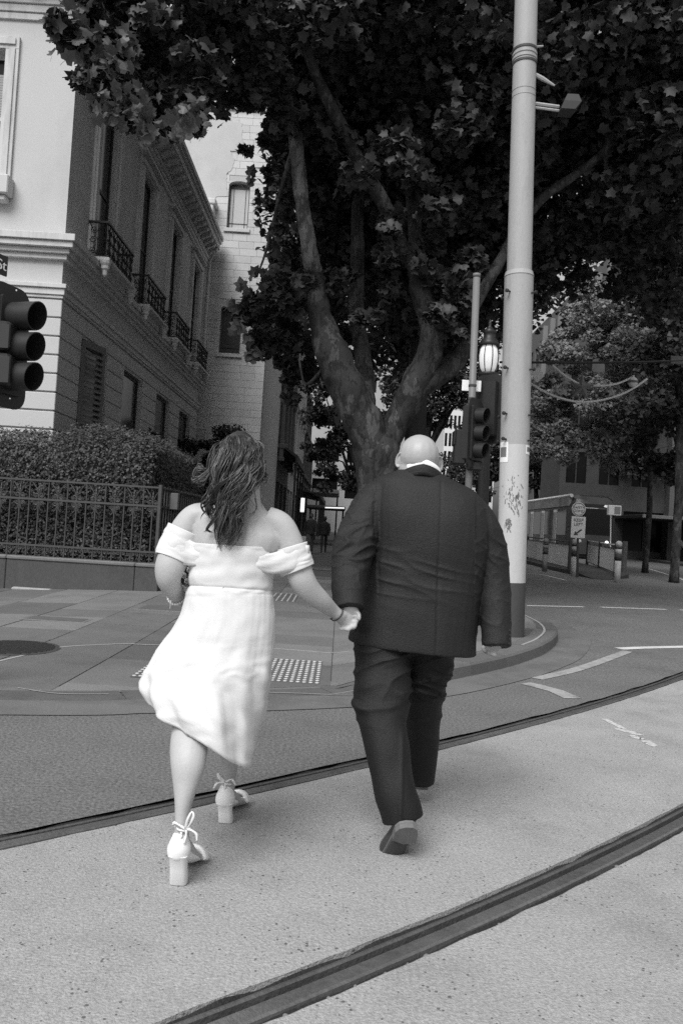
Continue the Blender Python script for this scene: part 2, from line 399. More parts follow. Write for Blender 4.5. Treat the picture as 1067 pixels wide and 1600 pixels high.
# tactile paving
m_tac = mat('tactile_tile', 0.10, 0.8, 0.15, 8, 0.2, 60); m_stud = mat('tactile_stud', 0.46, 0.7, 0.2, 12, 0.2, 60)
stud = MB(); stud.lathe([(0.018,0.0),(0.0165,0.004),(0.012,0.0055),(0.001,0.0056)], n=8); stud_me = stud.mesh('stud', True)
def tactile(x0, x1, y0, y1, lab, sp_=0.052):
    g = MB(); g.rings([[(x0,y0,pz(x0,y0)+0.003),(x1,y0,pz(x1,y0)+0.003)],[(x0,y1,pz(x0,y1)+0.003),(x1,y1,pz(x1,y1)+0.003)]], cap=False, closed=False)
    t = g.build('tactile_paving', m_tac); tag(t, lab, 'tactile paving')
    g = MB(); nx, ny = int((x1-x0)/sp_), int((y1-y0)/(sp_*1.75))
    for i in range(nx):
        for j in range(ny):
            x, y = x0+(i+0.5)*(x1-x0)/nx, y0+(j+0.5)*(y1-y0)/ny; z = pz(x, y)+0.004
            g.lathe([(0.019,0.0),(0.0175,0.006),(0.012,0.008)], (x,y,z), n=8)
    tag(g.build('studs', m_stud, t, True), kind='stuff')
a, b = pg(415,1065), pg(500,1034)
tactile(a.x-0.25, b.x+0.03, a.y, b.y, 'studded pale tactile paving panel between the bride and the man')
a, b = pg(203,1058), pg(236,1031)
tactile(a.x, a.x+0.75, a.y, b.y, 'studded pale tactile paving panel showing left of the white dress')
a, b = pg(418,938.5), pg(468,930)
tactile(a.x, b.x, a.y, b.y+0.1, 'pale tactile strip on the footpath beyond the joined hands', 0.085)
a, b = pg(736,962), pg(758,945)
tactile(a.x, b.x+0.15, a.y, b.y, 'pale tactile strip behind the man beside the big pole', 0.085)
# ------------------------------------------------------------------ corner mansion
m_wall = mat('painted_render', 0.50, 0.85, 0.05, 1.2, 0.12, 60, 0.25, 90, 0.2, stain=0.10, sscale=1.1, stretch=(1,1,0.5))
m_trim = mat('painted_trim', 0.54, 0.8, 0.06, 2, 0.08, 60, 0.1, 60, 0.2, stain=0.25, sscale=2.5, stretch=(2,2,0.4))
m_dark = mat('dark_interior', 0.012, 0.8)
m_glass = mat('window_glass', 0.008, 0.12, 0.0, spec=0.22)
m_sash = mat('dark_sash', 0.05, 0.5, 0.1)
m_blind = mat('pale_blind', 0.55, 0.8, 0.05)
m_shut = mat('shutter_paint', 0.14, 0.6, 0.1)
XW, Y0, Y1 = -5.92, 16.0, 31.25
def wall_cells(mb, fixed, a_rng, z_rng, opens, thick, axis):
    # a wall slab with rectangular openings; axis 'x' = slab faces +x at x=fixed, 'y' = slab faces -y at y=fixed
    A = sorted({a_rng[0], a_rng[1]} | {q for o in opens for q in o[:2]}); Z = sorted({z_rng[0], z_rng[1]} | {q for o in opens for q in o[2:]})
    for a0, a1 in zip(A, A[1:]):
        for z0, z1 in zip(Z, Z[1:]):
            am, zm = (a0+a1)/2, (z0+z1)/2
            if any(o[0] < am < o[1] and o[2] < zm < o[3] for o in opens): continue
            if axis == 'x': mb.box(fixed-thick, fixed, a0, a1, z0, z1)
            else: mb.box(a0, a1, fixed, fixed+thick, z0, z1)
house = empty('mansion', (-8, 20, 0.0), 'pale two storey mansion with iron balconies and bracketed cornice behind the hedge', 'building')
WC = [18.32, 21.97, 25.62, 29.25]; HWI = 0.63
opens = [(c-HWI, c+HWI, 6.92, 10.70) for c in WC]+[(c-0.98, c+0.98, 1.6, 5.20) for c in (18.32, 21.74, 25.4, 28.9)]
g = MB(); wall_cells(g, XW, (Y0+0.45, Y1), (0.0, 12.3), opens, 0.45, 'x'); g.build('wall', m_wall, house)
fo = [(-9.0, -7.36, 8.02, 10.66), (-13, -11.4, 8.02, 10.66), (-9.0, -7.36, 1.6, 4.8)]
g = MB(); wall_cells(g, Y0, (-18, XW), (0.0, 12.3), fo, 0.45, 'y'); g.build('wall', m_wall, house)
g = MB(); g.box(-17.5, XW-0.5, Y0+0.5, Y1, 0, 11.9); g.build('interior', m_dark, house)
g = MB(); g.box(-18, XW, Y1, Y1+0.2, 0, 12.3); g.build('wall', m_wall, house)
# windows
def window_x(yc, hw, z0, z1, parent, blind=0.0):
    wdw = MB(); X = XW-0.09
    for a, b in ((yc-hw, yc-hw+0.07), (yc+hw-0.07, yc+hw)): wdw.box(X-0.05, X, a, b, z0, z1)
    wdw.box(X-0.05, X, yc-hw+0.07, yc+hw-0.07, z1-0.09, z1); wdw.box(X-0.05, X, yc-hw+0.07, yc+hw-0.07, (z0+z1)/2-0.04, (z0+z1)/2+0.04); wdw.box(X-0.05, X, yc-hw+0.07, yc+hw-0.07, z0, z0+0.1)
    o = wdw.build('window', m_sash, parent)
    for a, b in ((z0+0.1, (z0+z1)/2-0.04), ((z0+z1)/2+0.04, z1-0.09)):
        q = MB(); q.box(X-0.035, X-0.025, yc-hw+0.07, yc+hw-0.07, a, b); q.build('pane', m_glass, o)
    return o
for i, c in enumerate(WC):
    window_x(c, HWI, 6.92, 10.70, house)
    g = MB()
    for a, b in ((c-HWI-0.33, c-HWI), (c+HWI, c+HWI+0.33)):
        g.box(XW, XW+0.06, a, b, 6.92, 10.72)
        s_ = 0.10 if a < c else -0.10
        a2, b2 = (a+0.09, a+0.17) if a < c else (b-0.17, b-0.09)
        g.box(XW+0.06, XW+0.11, a2-0.05, b2+0.05, 6.92, 10.72)
    g.box(XW, XW+0.063, c-HWI-0.33, c+HWI+0.33, 10.72, 11.02); g.box(XW+0.063, XW+0.115, c-HWI-0.28, c+HWI+0.28, 10.80, 10.95)
    g.build('architrave', m_trim, house)
    g = MB(); g.box(XW, XW+0.16, c-HWI-0.40, c+HWI+0.40, 11.02, 11.06); g.box(XW, XW+0.21, c-HWI-0.44, c+HWI+0.44, 11.06, 11.13); g.build('hood_mould', m_trim, house)
# a blind half drawn in the first window (pale slats)
g = MB(); g.box(XW-0.118, XW-0.112, 17.78, 18.2, 8.9, 10.55); g.build('blind', m_blind, house)
# rustic courses, front and side
CH = 0.377
def courses(rng, axis, opens_):
    for k in range(13):
        z1 = 5.64-0.025-k*CH; z0 = z1-CH+0.03
        if z0 < 0.3: break
        cuts = sorted([o for o in opens_ if o[2] < z0+0.15 and o[3] > z1-0.15]); a = rng[0]; spans = []
        for o in cuts: spans.append((a, o[0])); a = o[1]
        spans.append((a, rng[1]))
        for a, b in spans:
            if b-a < 0.1: continue
            g = MB()
            if axis == 'x': g.bbox(XW-0.005, XW+0.035, a, b, z0, z1, 0.010)
            else: g.bbox(a, b, Y0-0.05, Y0+0.005, z0, z1, 0.012)
            g.build('rustic_course', m_wall, house)
courses((Y0+0.003, Y1-0.05), 'x', [(c-1.0, c+1.0, 1.6, 5.20) for c in (18.32, 21.74, 25.4, 28.9)])
courses((-12.0, XW+0.05), 'y', fo)
def band(prof, name, m):
    # prof: list of (out, z0, z1): stepped horizontal mouldings on front and side
    for out, z0, z1 in prof:
        g = MB(); g.bbox(-17.9, XW+out, Y0-out, Y0+0.01, z0, z1, 0.008); g.build(name, m, house)
        g = MB(); g.bbox(XW-0.01, XW+out, Y0+0.012, Y1-0.06, z0, z1, 0.008); g.build(name, m, house)
band([(0.07, 5.64, 5.70), (0.10, 5.703, 5.83), (0.14, 5.833, 5.92)], 'string_course', m_trim)
band([(0.10, 6.42, 6.52), (0.17, 6.523, 6.62), (0.26, 6.623, 6.74), (0.31, 6.743, 6.88)], 'belt_course', m_trim)
band([(0.05, 11.28, 11.42), (0.08, 11.425, 11.58), (0.12, 11.585, 11.72), (0.09, 11.723, 11.98)], 'frieze', m_trim)
band([(0.50, 12.02, 12.24), (0.56, 12.243, 12.36), (0.62, 12.363, 12.52)], 'cornice', m_trim)
# brackets below the cornice, one by one
g = MB(); g.rings([[(0.09,-0.09,11.74),(0.17,-0.09,11.74),(0.24,-0.09,11.82),(0.44,-0.09,11.88),(0.46,-0.09,12.018),(0.09,-0.09,12.018)],[(0.09,0.09,11.74),(0.17,0.09,11.74),(0.24,0.09,11.82),(0.44,0.09,11.88),(0.46,0.09,12.018),(0.09,0.09,12.018)]])
brk = g.mesh('cornice_bracket'); brk.materials.append(m_trim)
for i in range(28): link('cornice_bracket', brk, None, house, (XW, 16.35+i*0.54, 0))
for i in range(12): link('cornice_bracket', brk, None, house, (-6.3-i*0.54, Y0, 0), (0,0,-math.pi/2))
g = MB(); g.box(-17.8, XW+0.1, Y0-0.1, Y1-0.05, 12.525, 12.75); g.build('parapet', m_trim, house)
# balconies
m_rail = mat('cast_iron_lace', 0.02, 0.5, 0.2, 12)
def spiral(c, r, a0, turns, ax, n=16):
    c = Vector(c); out = []
    for i in range(n):
        t = i/(n-1); a = a0+turns*2*math.pi*t; q = r*(1-0.78*t); out.append(c+ax[0]*math.cos(a)*q+ax[1]*math.sin(a)*q)
    return out
def lace(mb, o, ex, w_, h):
    # lace panel of scrolls in the plane (ex, z), origin o lower corner
    ez = Vector((0,0,1)); t = 0.011
    for k in range(max(1, round(w_/0.36))):
        cw = w_/max(1, round(w_/0.36)); c = o+ex*(k+0.5)*cw
        mb.tube([c, c+ez*h], t*0.8, 4)
        for sx in (-1, 1):
            for zc in (0.2, 0.5, 0.8):
                mb.tube(spiral(c+ex*sx*cw*0.23+ez*h*zc, cw*0.21, math.pi if sx > 0 else 0, 1.6*sx*(-1 if zc == 0.5 else 1), (ex, ez), 14), t*0.8, 4)
            mb.tube([c+ex*sx*cw*0.48, c+ex*sx*cw*0.1+ez*h*0.36, c+ex*sx*cw*0.45+ez*h*0.5, c+ex*sx*cw*0.1+ez*h*0.64, c+ex*sx*cw*0.48+ez*h], t*0.7, 4)
for c in WC:
    XB = -5.49; y0, y1 = c-0.98, c+1.13
    b = MB(); b.bbox(XW, XB+0.10, y0-0.08, y1+0.08, 6.885, 6.97, 0.015); bal = b.build('balcony', m_trim, house)
    for yy in (y0, y1):
        q = MB(); q.lathe([(0.02,-0.34),(0.05,-0.30),(0.06,-0.2),(0.09,-0.16),(0.09,-0.1),(0.12,-0.05),(0.13,0.0)], (XB, yy, 6.883), n=10); q.build('drop_finial', m_trim, bal)
    q = MB(); z0, h = 6.99, 0.74
    lace(q, Vector((XW+0.02, y0, z0)), Vector((1,0,0)), XB-XW-0.02, h); lace(q, Vector((XB, y0, z0)), Vector((0,1,0)), y1-y0, h); lace(q, Vector((XW+0.02, y1, z0)), Vector((1,0,0)), XB-XW-0.02, h)
    q.build('lace_railing', m_rail, bal)
    q = MB()
    for za, zb in ((z0-0.015, z0+0.02), (z0+h, z0+h+0.045)):
        q.box(XW, XB+0.025, y0-0.025, y0+0.025, za, zb); q.box(XB-0.025, XB+0.025, y0+0.026, y1-0.026, za, zb); q.box(XW, XB+0.025, y1-0.025, y1+0.025, za, zb)
    q.build('handrail', m_rail, bal)
# ground floor windows and the open louvred shutters
for i, c in enumerate((18.32, 21.74, 25.4, 28.9)):
    window_x(c, 0.9, 1.6, 5.20, house)
    sh = MB(); ya = c-0.98
    a, bq = Vector((XW+0.06, ya, 0)), Vector((XW+0.30, ya+0.85, 0)); dd = (bq-a).normalized(); nn = Vector((dd.y, -dd.x, 0))*0.02
    def slab(s0, s1, z0, z1, k=1.0):
        p0, p1 = a+dd*s0, a+dd*s1
        return [[p0-nn*k+Vector((0,0,z0)), p1-nn*k+Vector((0,0,z0)), p1+nn*k+Vector((0,0,z0)), p0+nn*k+Vector((0,0,z0))], [p0-nn*k+Vector((0,0,z1)), p1-nn*k+Vector((0,0,z1)), p1+nn*k+Vector((0,0,z1)), p0+nn*k+Vector((0,0,z1))]]
    sh.rings(slab(0, 0.09, 1.7, 5.15)); sh.rings(slab(0.79, 0.88, 1.7, 5.15)); sh.rings(slab(0.09, 0.79, 1.7, 1.85)); sh.rings(slab(0.09, 0.79, 5.0, 5.15))
    if i > 0: continue
    so = sh.build('shutter', m_shut, house)
    if i < 2:
        for k in range(24):
            l = MB(); z = 1.9+k*0.128; p0, p1 = a+dd*0.09, a+dd*0.79
            l.rings([[p0+nn*1.2+Vector((0,0,z)), p0-nn*1.2+Vector((0,0,z+0.07)), p0-nn*1.2+Vector((0,0,z+0.085)), p0+nn*1.2+Vector((0,0,z+0.015))],[p1+nn*1.2+Vector((0,0,z)), p1-nn*1.2+Vector((0,0,z+0.07)), p1-nn*1.2+Vector((0,0,z+0.085)), p1+nn*1.2+Vector((0,0,z+0.015))]])
            l.build('slat', m_shut, so)
# front windows
for (a, b, z0, z1) in fo:
    q = MB(); Y = Y0+0.22
    q.box(a, a+0.07, Y, Y+0.05, z0, z1); q.box(b-0.07, b, Y, Y+0.05, z0, z1); q.box(a+0.07, b-0.07, Y, Y+0.05, z1-0.09, z1); q.box(a+0.07, b-0.07, Y, Y+0.05, (z0+z1)/2-0.04, (z0+z1)/2+0.04); q.box(a+0.07, b-0.07, Y, Y+0.05, z0, z0+0.1)
    o = q.build('window', m_trim, house)
    q = MB(); q.box(a+0.07, b-0.07, Y+0.02, Y+0.03, z0+0.1, z1-0.09); q.build('pane', m_glass, o)
    for k in range(int((z1-0.45-z0-0.2)/0.055)):
        if z0 < 5 or a < -10: break
        q = MB(); zz = z1-0.45-k*0.055
        if zz < (z0+z1)/2: break
        q.rings([[(a+0.08,Y-0.002,zz),(a+0.08,Y-0.02,zz+0.04),(a+0.08,Y-0.016,zz+0.042),(a+0.08,Y+0.002,zz+0.004)],[(b-0.08,Y-0.002,zz),(b-0.08,Y-0.02,zz+0.04),(b-0.08,Y-0.016,zz+0.042),(b-0.08,Y+0.002,zz+0.004)]])
        q.build('blind_slat', m_blind, o)
    q = MB()
    for x0, x1, o_ in ((a-0.27, a, 0.06), (b, b+0.27, 0.06), (b+0.08, b+0.2, 0.09), (a-0.2, a-0.08, 0.09)): q.box(x0, x1, Y0-o_, Y0, z0, z1+0.003*o_*10)
    q.box(a-0.27, b+0.27, Y0-0.065, Y0, z1+0.004, z1+0.25); q.box(a-0.2, b+0.2, Y0-0.10, Y0-0.066, z1+0.08, z1+0.2)
    q.build('architrave', m_trim, house)
    if z0 > 5:
        q = MB(); q.bbox(a-0.36, b+0.34, Y0-0.30, Y0, z0-0.40, z0-0.02, 0.02); q.bbox(a-0.3, b+0.27, Y0-0.22, Y0, z0-0.52, z0-0.405, 0.02); q.build('sill', m_trim, house)
g = MB(); g.tube([(XW+0.16, Y1-0.16, 6.97), (XW+0.16, Y1-0.16, 11.5), (XW+0.30, Y1-0.1, 12.0)], 0.055, 8); g.build('downpipe', m_trim, house)

# ------------------------------------------------------------------ stone tower behind it
m_stone = mat('pale_stone', 0.50, 0.85, 0.07, 1.5, 0.10, 40, 0.2, 60, 0.2, stain=0.12, sscale=0.7, obvar=0.05)
m_joint = mat('stone_joint', 0.40, 0.9, 0.1, 3)
m_patch = mat('old_render', 0.45, 0.9, 0.08, 1.5, 0.12, 30, 0.2, 50, 0.2, stain=0.14, sscale=0.8)
tower = empty('stone_tower', (-6, 34, 0.3), 'tall pale stone block wing with two narrow arched windows beside the mansion', 'building')
YT, XR = 31.5, -3.40
topen = [(-5.27, -4.43, 13.04, 14.95), (-5.27, -4.43, 8.03, 9.98), (-6.9, -6.1, 18.5, 20.4), (-5.95, -5.15, 18.5, 20.4), (-4.85, -4.15, 18.5, 20.4)]
g = MB(); wall_cells(g, YT, (-13, XR), (0, 24), topen, 0.4, 'y'); g.box(-13, XR-0.45, YT+0.45, 40, 0, 24); g.build('wall', m_joint, tower)
g = MB(); g.box(XR-0.4, XR, YT+0.402, 40, 0, 24); g.build('wall', m_stone, tower)
bnd = [(250+x/5, 100+y/5) for x, y in ((548,345),(548,400),(560,450),(645,465),(640,560),(642,680),(548,680),(585,745),(560,830),(522,860),(525,960),(527,1035),(440,1040),(420,1090))]
BW = [P(x, y, YT) for x, y in bnd]
def patch_x(z):    # right boundary of the render patch at height z
    if z > BW[0].z: return BW[0].x
    for a, b in zip(BW, BW[1:]):
        if b.z <= z <= a.z and a.z-b.z > 1e-6: return a.x+(b.x-a.x)*(a.z-z)/(a.z-b.z)
    return -99
poly = [Vector((-8, YT-0.03, BW[0].z))]
for i, p in enumerate(BW):
    poly.append(Vector((p.x, YT-0.03, p.z)))
    if i < len(BW)-1:
        q = BW[i+1]
        for t in (0.25, 0.5, 0.75): poly.append(Vector((p.x+(q.x-p.x)*t+random.uniform(-.03,.03), YT-0.03, p.z+(q.z-p.z)*t+random.uniform(-.02,.02))))
poly.append(Vector((-8, YT-0.03, BW[-1].z)))
g = MB(); g.prism(poly, (0, 0.027, 0)); g.build('render_patch', m_patch, tower)
zr = 3.2; k = 0
while zr < 17.75:
    h = 0.292; segs = [(-6.4, XR)]
    for o in topen[:2]:
        if o[2] < zr+h-0.03 and o[3] > zr+0.03: segs = [(-6.4, o[0]), (o[1], XR)]
    for a, b in segs:
        a = max(a, -6.4); x = a-(random.uniform(0.1, 0.6))
        while x < b:
            x1 = x+random.uniform(0.5, 0.72); u0, u1 = max(x, a), min(x1, b)
            if b-x1 < 0.2: u1 = b; x1 = b
            u0p = max(u0, patch_x(zr+h/2)-0.05 if BW[-1].z < zr+h/2 < BW[0].z else -99)
            if u1-u0p > 0.05:
                g = MB(); y_ = YT-0.012-random.uniform(0, 0.006); g.bbox(u0p+0.004, u1-0.004, y_, YT-0.001, zr+0.004, zr+h-0.004, 0.004); g.build('stone_block', m_stone, tower)
            x = x1
    zr += h
for o in topen:
    q = MB(); a, b, z0, z1 = o; Y = YT+0.2
    q.box(a, a+0.06, Y, Y+0.05, z0, z1); q.box(b-0.06, b, Y, Y+0.05, z0, z1); q.box(a+0.06, b-0.06, Y, Y+0.05, z0, z0+0.08); q.box(a+0.06, b-0.06, Y, Y+0.05, z1-0.24, z1-0.14)
    for xx in (a+0.17, b-0.19): q.box(xx, xx+0.02, Y, Y+0.04, z0+0.08, z1-0.24)
    q.box(a+0.06, b-0.06, Y, Y+0.04, z0+0.26, z0+0.28)
    wd = q.build('window', m_sash, tower)
    q = MB(); q.box(a+0.06, b-0.06, Y+0.022, Y+0.032, z0+0.08, z1-0.14); q.build('pane', mat('pale_window', 0.42, 0.25, 0.05, 3) if z0 > 11 else mat('dim_window', 0.05, 0.2), wd)
    q = MB()     # arched head
    n = 12; pts = [(a, z1)]
    arc = [(a+(b-a)*i/n, z1-0.16+0.16*math.sqrt(max(0, 1-(2*i/n-1)**2))) for i in range(n+1)]
    for i in range(n):
        x0, x1 = arc[i][0], arc[i+1][0]; zz0, zz1 = arc[i][1], arc[i+1][1]
        q.add([(x0,YT-0.012,zz0),(x1,YT-0.012,zz1),(x1,YT-0.012,z1+0.002),(x0,YT-0.012,z1+0.002),(x0,YT+0.3,zz0),(x1,YT+0.3,zz1)], [(0,1,2,3),(0,4,5,1)])
    q.build('arch_head', m_stone, wd)
    q = MB(); q.bbox(a-0.1, b+0.1, YT-0.09, YT+0.1, z0-0.15, z0-0.003, 0.01); q.build('sill', m_stone, wd)
g = MB(); g.bbox(-8, XR+0.08, YT-0.10, YT+0.002, 17.78, 17.98, 0.02); g.bbox(-8, XR+0.12, YT-0.16, YT+0.002, 17.983, 18.12, 0.02); g.build('ledge', m_stone, tower)
g = MB(); g.bbox(-8, XR+0.3, YT-0.3, YT+0.002, 21.6, 22.0, 0.03); g.build('cornice', m_stone, tower)
# chimney-like corbel end of the parapet next to the cornice
g = MB(); c = P(325, 318, 31.2); g.bbox(c.x-0.35, c.x+0.28, 30.9, 31.49, c.z-0.5, c.z-0.12, 0.03); g.bbox(c.x-0.4, c.x+0.36, 30.85, 31.49, c.z-0.118, c.z+0.1, 0.03); g.build('corbel', m_trim, tower)

# ------------------------------------------------------------------ iron fence on its stone plinth
m_plinth = mat('plinth_stone', 0.075, 0.85, 0.15, 2, 0.3, 60, 0.4, 80, 0.25, stain=0.3, sscale=2, stretch=(1,1,0.4), obvar=0.1)
m_cap = mat('plinth_cap', 0.15, 0.85, 0.15, 3, 0.3, 60, 0.3, 80)
m_fence = mat('fence_iron', 0.062, 0.5, 0.2, 10, 0.15, 60, 0.1, 60, 0.4)
YF, XF = 14.1, -3.22
ZP, Z1, Z2, Z3 = 0.545, 0.74, 1.555, 1.89
fence = empty('iron_fence', (XF, YF, 0.0), 'dark wrought iron fence with scrolls on a stone plinth before the hedge', 'fence')
x = XF+0.10
for wl in (0.42, 2.25, 2.3, 2.2, 2.3):
    g = MB(); g.bbox(x-wl+0.004, x-0.004, YF-0.16, YF+0.16, -0.5, ZP-0.07, 0.012); g.build('plinth_block', m_plinth, fence)
    g = MB(); g.bbox(x-wl+0.003, x-0.003, YF-0.18, YF+0.18, ZP-0.068, ZP, 0.018); g.build('coping', m_cap, fence); x -= wl
y = YF+0.165
for wl in [2.0]*9:
    g = MB(); g.bbox(XF-0.16, XF+0.098, y+0.004, y+wl-0.004, -0.5, ZP-0.07, 0.012); g.build('plinth_block', m_plinth, fence)
    g = MB(); g.bbox(XF-0.18, XF+0.12, y+0.02, y+wl-0.003, ZP-0.068, ZP, 0.018); g.build('coping', m_cap, fence); y += wl
def rails(along):
    for z, t in ((Z1, 0.016), (Z2, 0.018), (Z3, 0.016)):
        g = MB()
        if along == 'x': g.box(-9.4, XF-0.03, YF-0.022, YF+0.022, z-t, z+t)
        else: g.box(XF-0.022, XF+0.022, YF+0.03, 31.3, z-t, z+t)
        g.build('rail', m_fence, fence)
rails('x'); rails('y')
tall = MB(); tall.tube([(0,0,ZP-0.02),(0,0,Z3+0.035)], 0.013, 6); tall.lathe([(0.02,0),(0.02,0.03)], (0,0,Z1-0.12), n=6); tall_m = tall.mesh('bar'); tall_m.materials.append(m_fence)
sht = MB(); sht.tube([(0,0,ZP-0.02),(0,0,Z3-0.15)], 0.013, 6); sht.lathe([(0.010,0),(0.019,0.02),(0.012,0.05),(0.017,0.07),(0.001,0.14)], (0,0,Z3-0.2), n=6); sht_m = sht.mesh('bar'); sht_m.materials.append(m_fence)
SPC = 0.168; ex, ez = Vector((1,0,0)), Vector((0,0,1))
def piece(fn):
    q = MB(); fn(q); me = q.mesh('scroll'); me.materials.append(m_fence); return me
TOPS, LOWS = [], []
for s in (-1, 1):
    TOPS += [piece(lambda q: q.tube(spiral((s*0.048, -0.0, Z2+0.075), 0.045, math.pi/2-s*1.2, -s*1.5, (ex, ez)), 0.009, 5)),
             piece(lambda q: q.tube(spiral((s*0.048, -0.0, Z2-0.075), 0.045, -math.pi/2+s*1.2, s*1.5, (ex, ez)), 0.009, 5)),
             piece(lambda q: q.tube([(s*0.012,0,Z2-0.10),(s*0.03,0,Z2-0.17),(s*0.06,0,Z2-0.2),(s*0.075,0,Z2-0.17)], 0.009, 5)),
             piece(lambda q: q.tube([(s*0.02,0,Z2+0.12),(s*0.05,0,Z2+0.2),(s*0.145,0,Z3-0.01)], 0.009, 5))]
    LOWS += [piece(lambda q: q.tube(spiral((s*0.042, 0, Z1-0.055), 0.034, math.pi/2, -s*1.1, (ex, ez), 10), 0.009, 5)),
             piece(lambda q: q.tube([(s*0.004,0,Z1-0.10),(s*0.025,0,Z1-0.135),(s*0.045,0,Z1-0.14)], 0.009, 5))]
for i in range(34):
    x = XF-0.12-i*SPC
    link('bar', tall_m if i % 2 else sht_m, None, fence, (x, YF, 0)); [link('scroll', q_, None, fence, (x, YF, 0)) for q_ in LOWS]
    if i % 2 == 0: [link('scroll', q_, None, fence, (x, YF, 0)) for q_ in TOPS]
for i in range(60):
    y = YF+0.15+i*SPC*1.3
    link('bar', tall_m, None, fence, (XF, y, 0))
g = MB(); g.bbox(XF-0.03, XF+0.03, YF-0.03, YF+0.03, ZP-0.01, Z3+0.05, 0.006); g.build('post', m_fence, fence)
g = MB(); g.bbox(XF+0.13, XF+0.27, YF+0.25, YF+0.40, 1.52, 1.82, 0.01); g.build('sign_plate', mat('grey_plate', 0.12, 0.6), fence)
# dirty pale spill and dark damp patch by the plinth
stripe('mortar_line', [pg(130,919.0), pg(180,919.5), pg(250,921)], 0.05, m_line, pz)
g = MB(); a = pg(35,917); g.bbox(a.x, a.x+0.68, YF-0.30, YF-0.165, a.z-0.02, a.z+0.035, 0.02)
tag(g.build('spilled_mortar', m_line), 'low pale hump of spilled mortar along the foot of the plinth', 'debris')

# ------------------------------------------------------------------ leaves
def leaf_mesh(name, cen, nrm, size, m, parent, shape='palm', roll=None, cup=0.26, kind=None):
    """one mesh with a small leaf polygon at every centre"""
    N = len(cen)
    if shape == 'palm':     # five lobed plane leaf, x-y in leaf plane, stalk at origin, tip +y
        O = np.array([(0,0),(0.26,-0.08),(0.50,0.12),(0.36,0.33),(0.52,0.62),(0.25,0.66),(0,1.02),(-0.25,0.66),(-0.52,0.62),(-0.36,0.33),(-0.50,0.12),(-0.26,-0.08)], float)
        T = [(0,1,3),(1,2,3),(0,3,5),(3,4,5),(0,5,7),(5,6,7),(0,7,9),(7,8,9),(0,9,11),(9,10,11)]
    elif shape == 'palm5':
        O = np.array([(0,0),(0.48,0.12),(0.32,0.52),(0,1.0),(-0.32,0.52),(-0.48,0.12)], float); T = [(0,1,2),(0,2,3),(0,3,4),(0,4,5)]
    else:
        O = np.array([(0,0),(0.32,0.45),(0,1.0),(-0.32,0.45)], float); T = [(0,1,2),(0,2,3)]
    O = O-np.array([0,0.45]); k = len(O)
    n_ = nrm/np.linalg.norm(nrm, axis=1, keepdims=True)
    r = rng.normal(size=(N,3)); u = np.cross(n_, r); u /= np.linalg.norm(u, axis=1, keepdims=True); v = np.cross(n_, u)
    h = -cup*(np.abs(O[:,0])*1.2+O[:,1]**2*0.8)
    V = cen[:,None,:]+(u[:,None,:]*O[None,:,0:1]+v[:,None,:]*O[None,:,1:2]+n_[:,None,:]*h[None,:,None])*size[:,None,None]
    V = V.reshape(-1,3); Tm = np.array(T); Fm = (Tm[None]+(np.arange(N)*k)[:,None,None]).reshape(-1)
    me = bpy.data.meshes.new(name); me.vertices.add(len(V)); me.vertices.foreach_set('co', V.astype(np.float32).ravel())
    nt_ = N*len(T); me.loops.add(nt_*3); me.loops.foreach_set('vertex_index', Fm.astype(np.int32)); me.polygons.add(nt_)
    me.polygons.foreach_set('loop_start', np.arange(0, nt_*3, 3, dtype=np.int32)); me.update(calc_edges=True); me.validate()
    o = link(name, me, m, parent); tag(o, kind=kind); return o
def leaf_mat(name, v, rough=0.55, var=0.35, trans=0.0):
    if name in MATS: return MATS[name]
    m = mat(name, v, rough, var, 1.3, 0.30, 9.0, spec=0.3)
    n = m.node_tree.nodes; L = m.node_tree.links; b = n['Principled BSDF']; out = n['Material Output']
    if trans:
        tr = n.new('ShaderNodeBsdfTranslucent'); tr.inputs[0].default_value = (trans,)*3+(1,); ad = n.new('ShaderNodeAddShader')
        L.new(b.outputs[0], ad.inputs[0]); L.new(tr.outputs[0], ad.inputs[1]); L.new(ad.outputs[0], out.inputs[0])
    return m
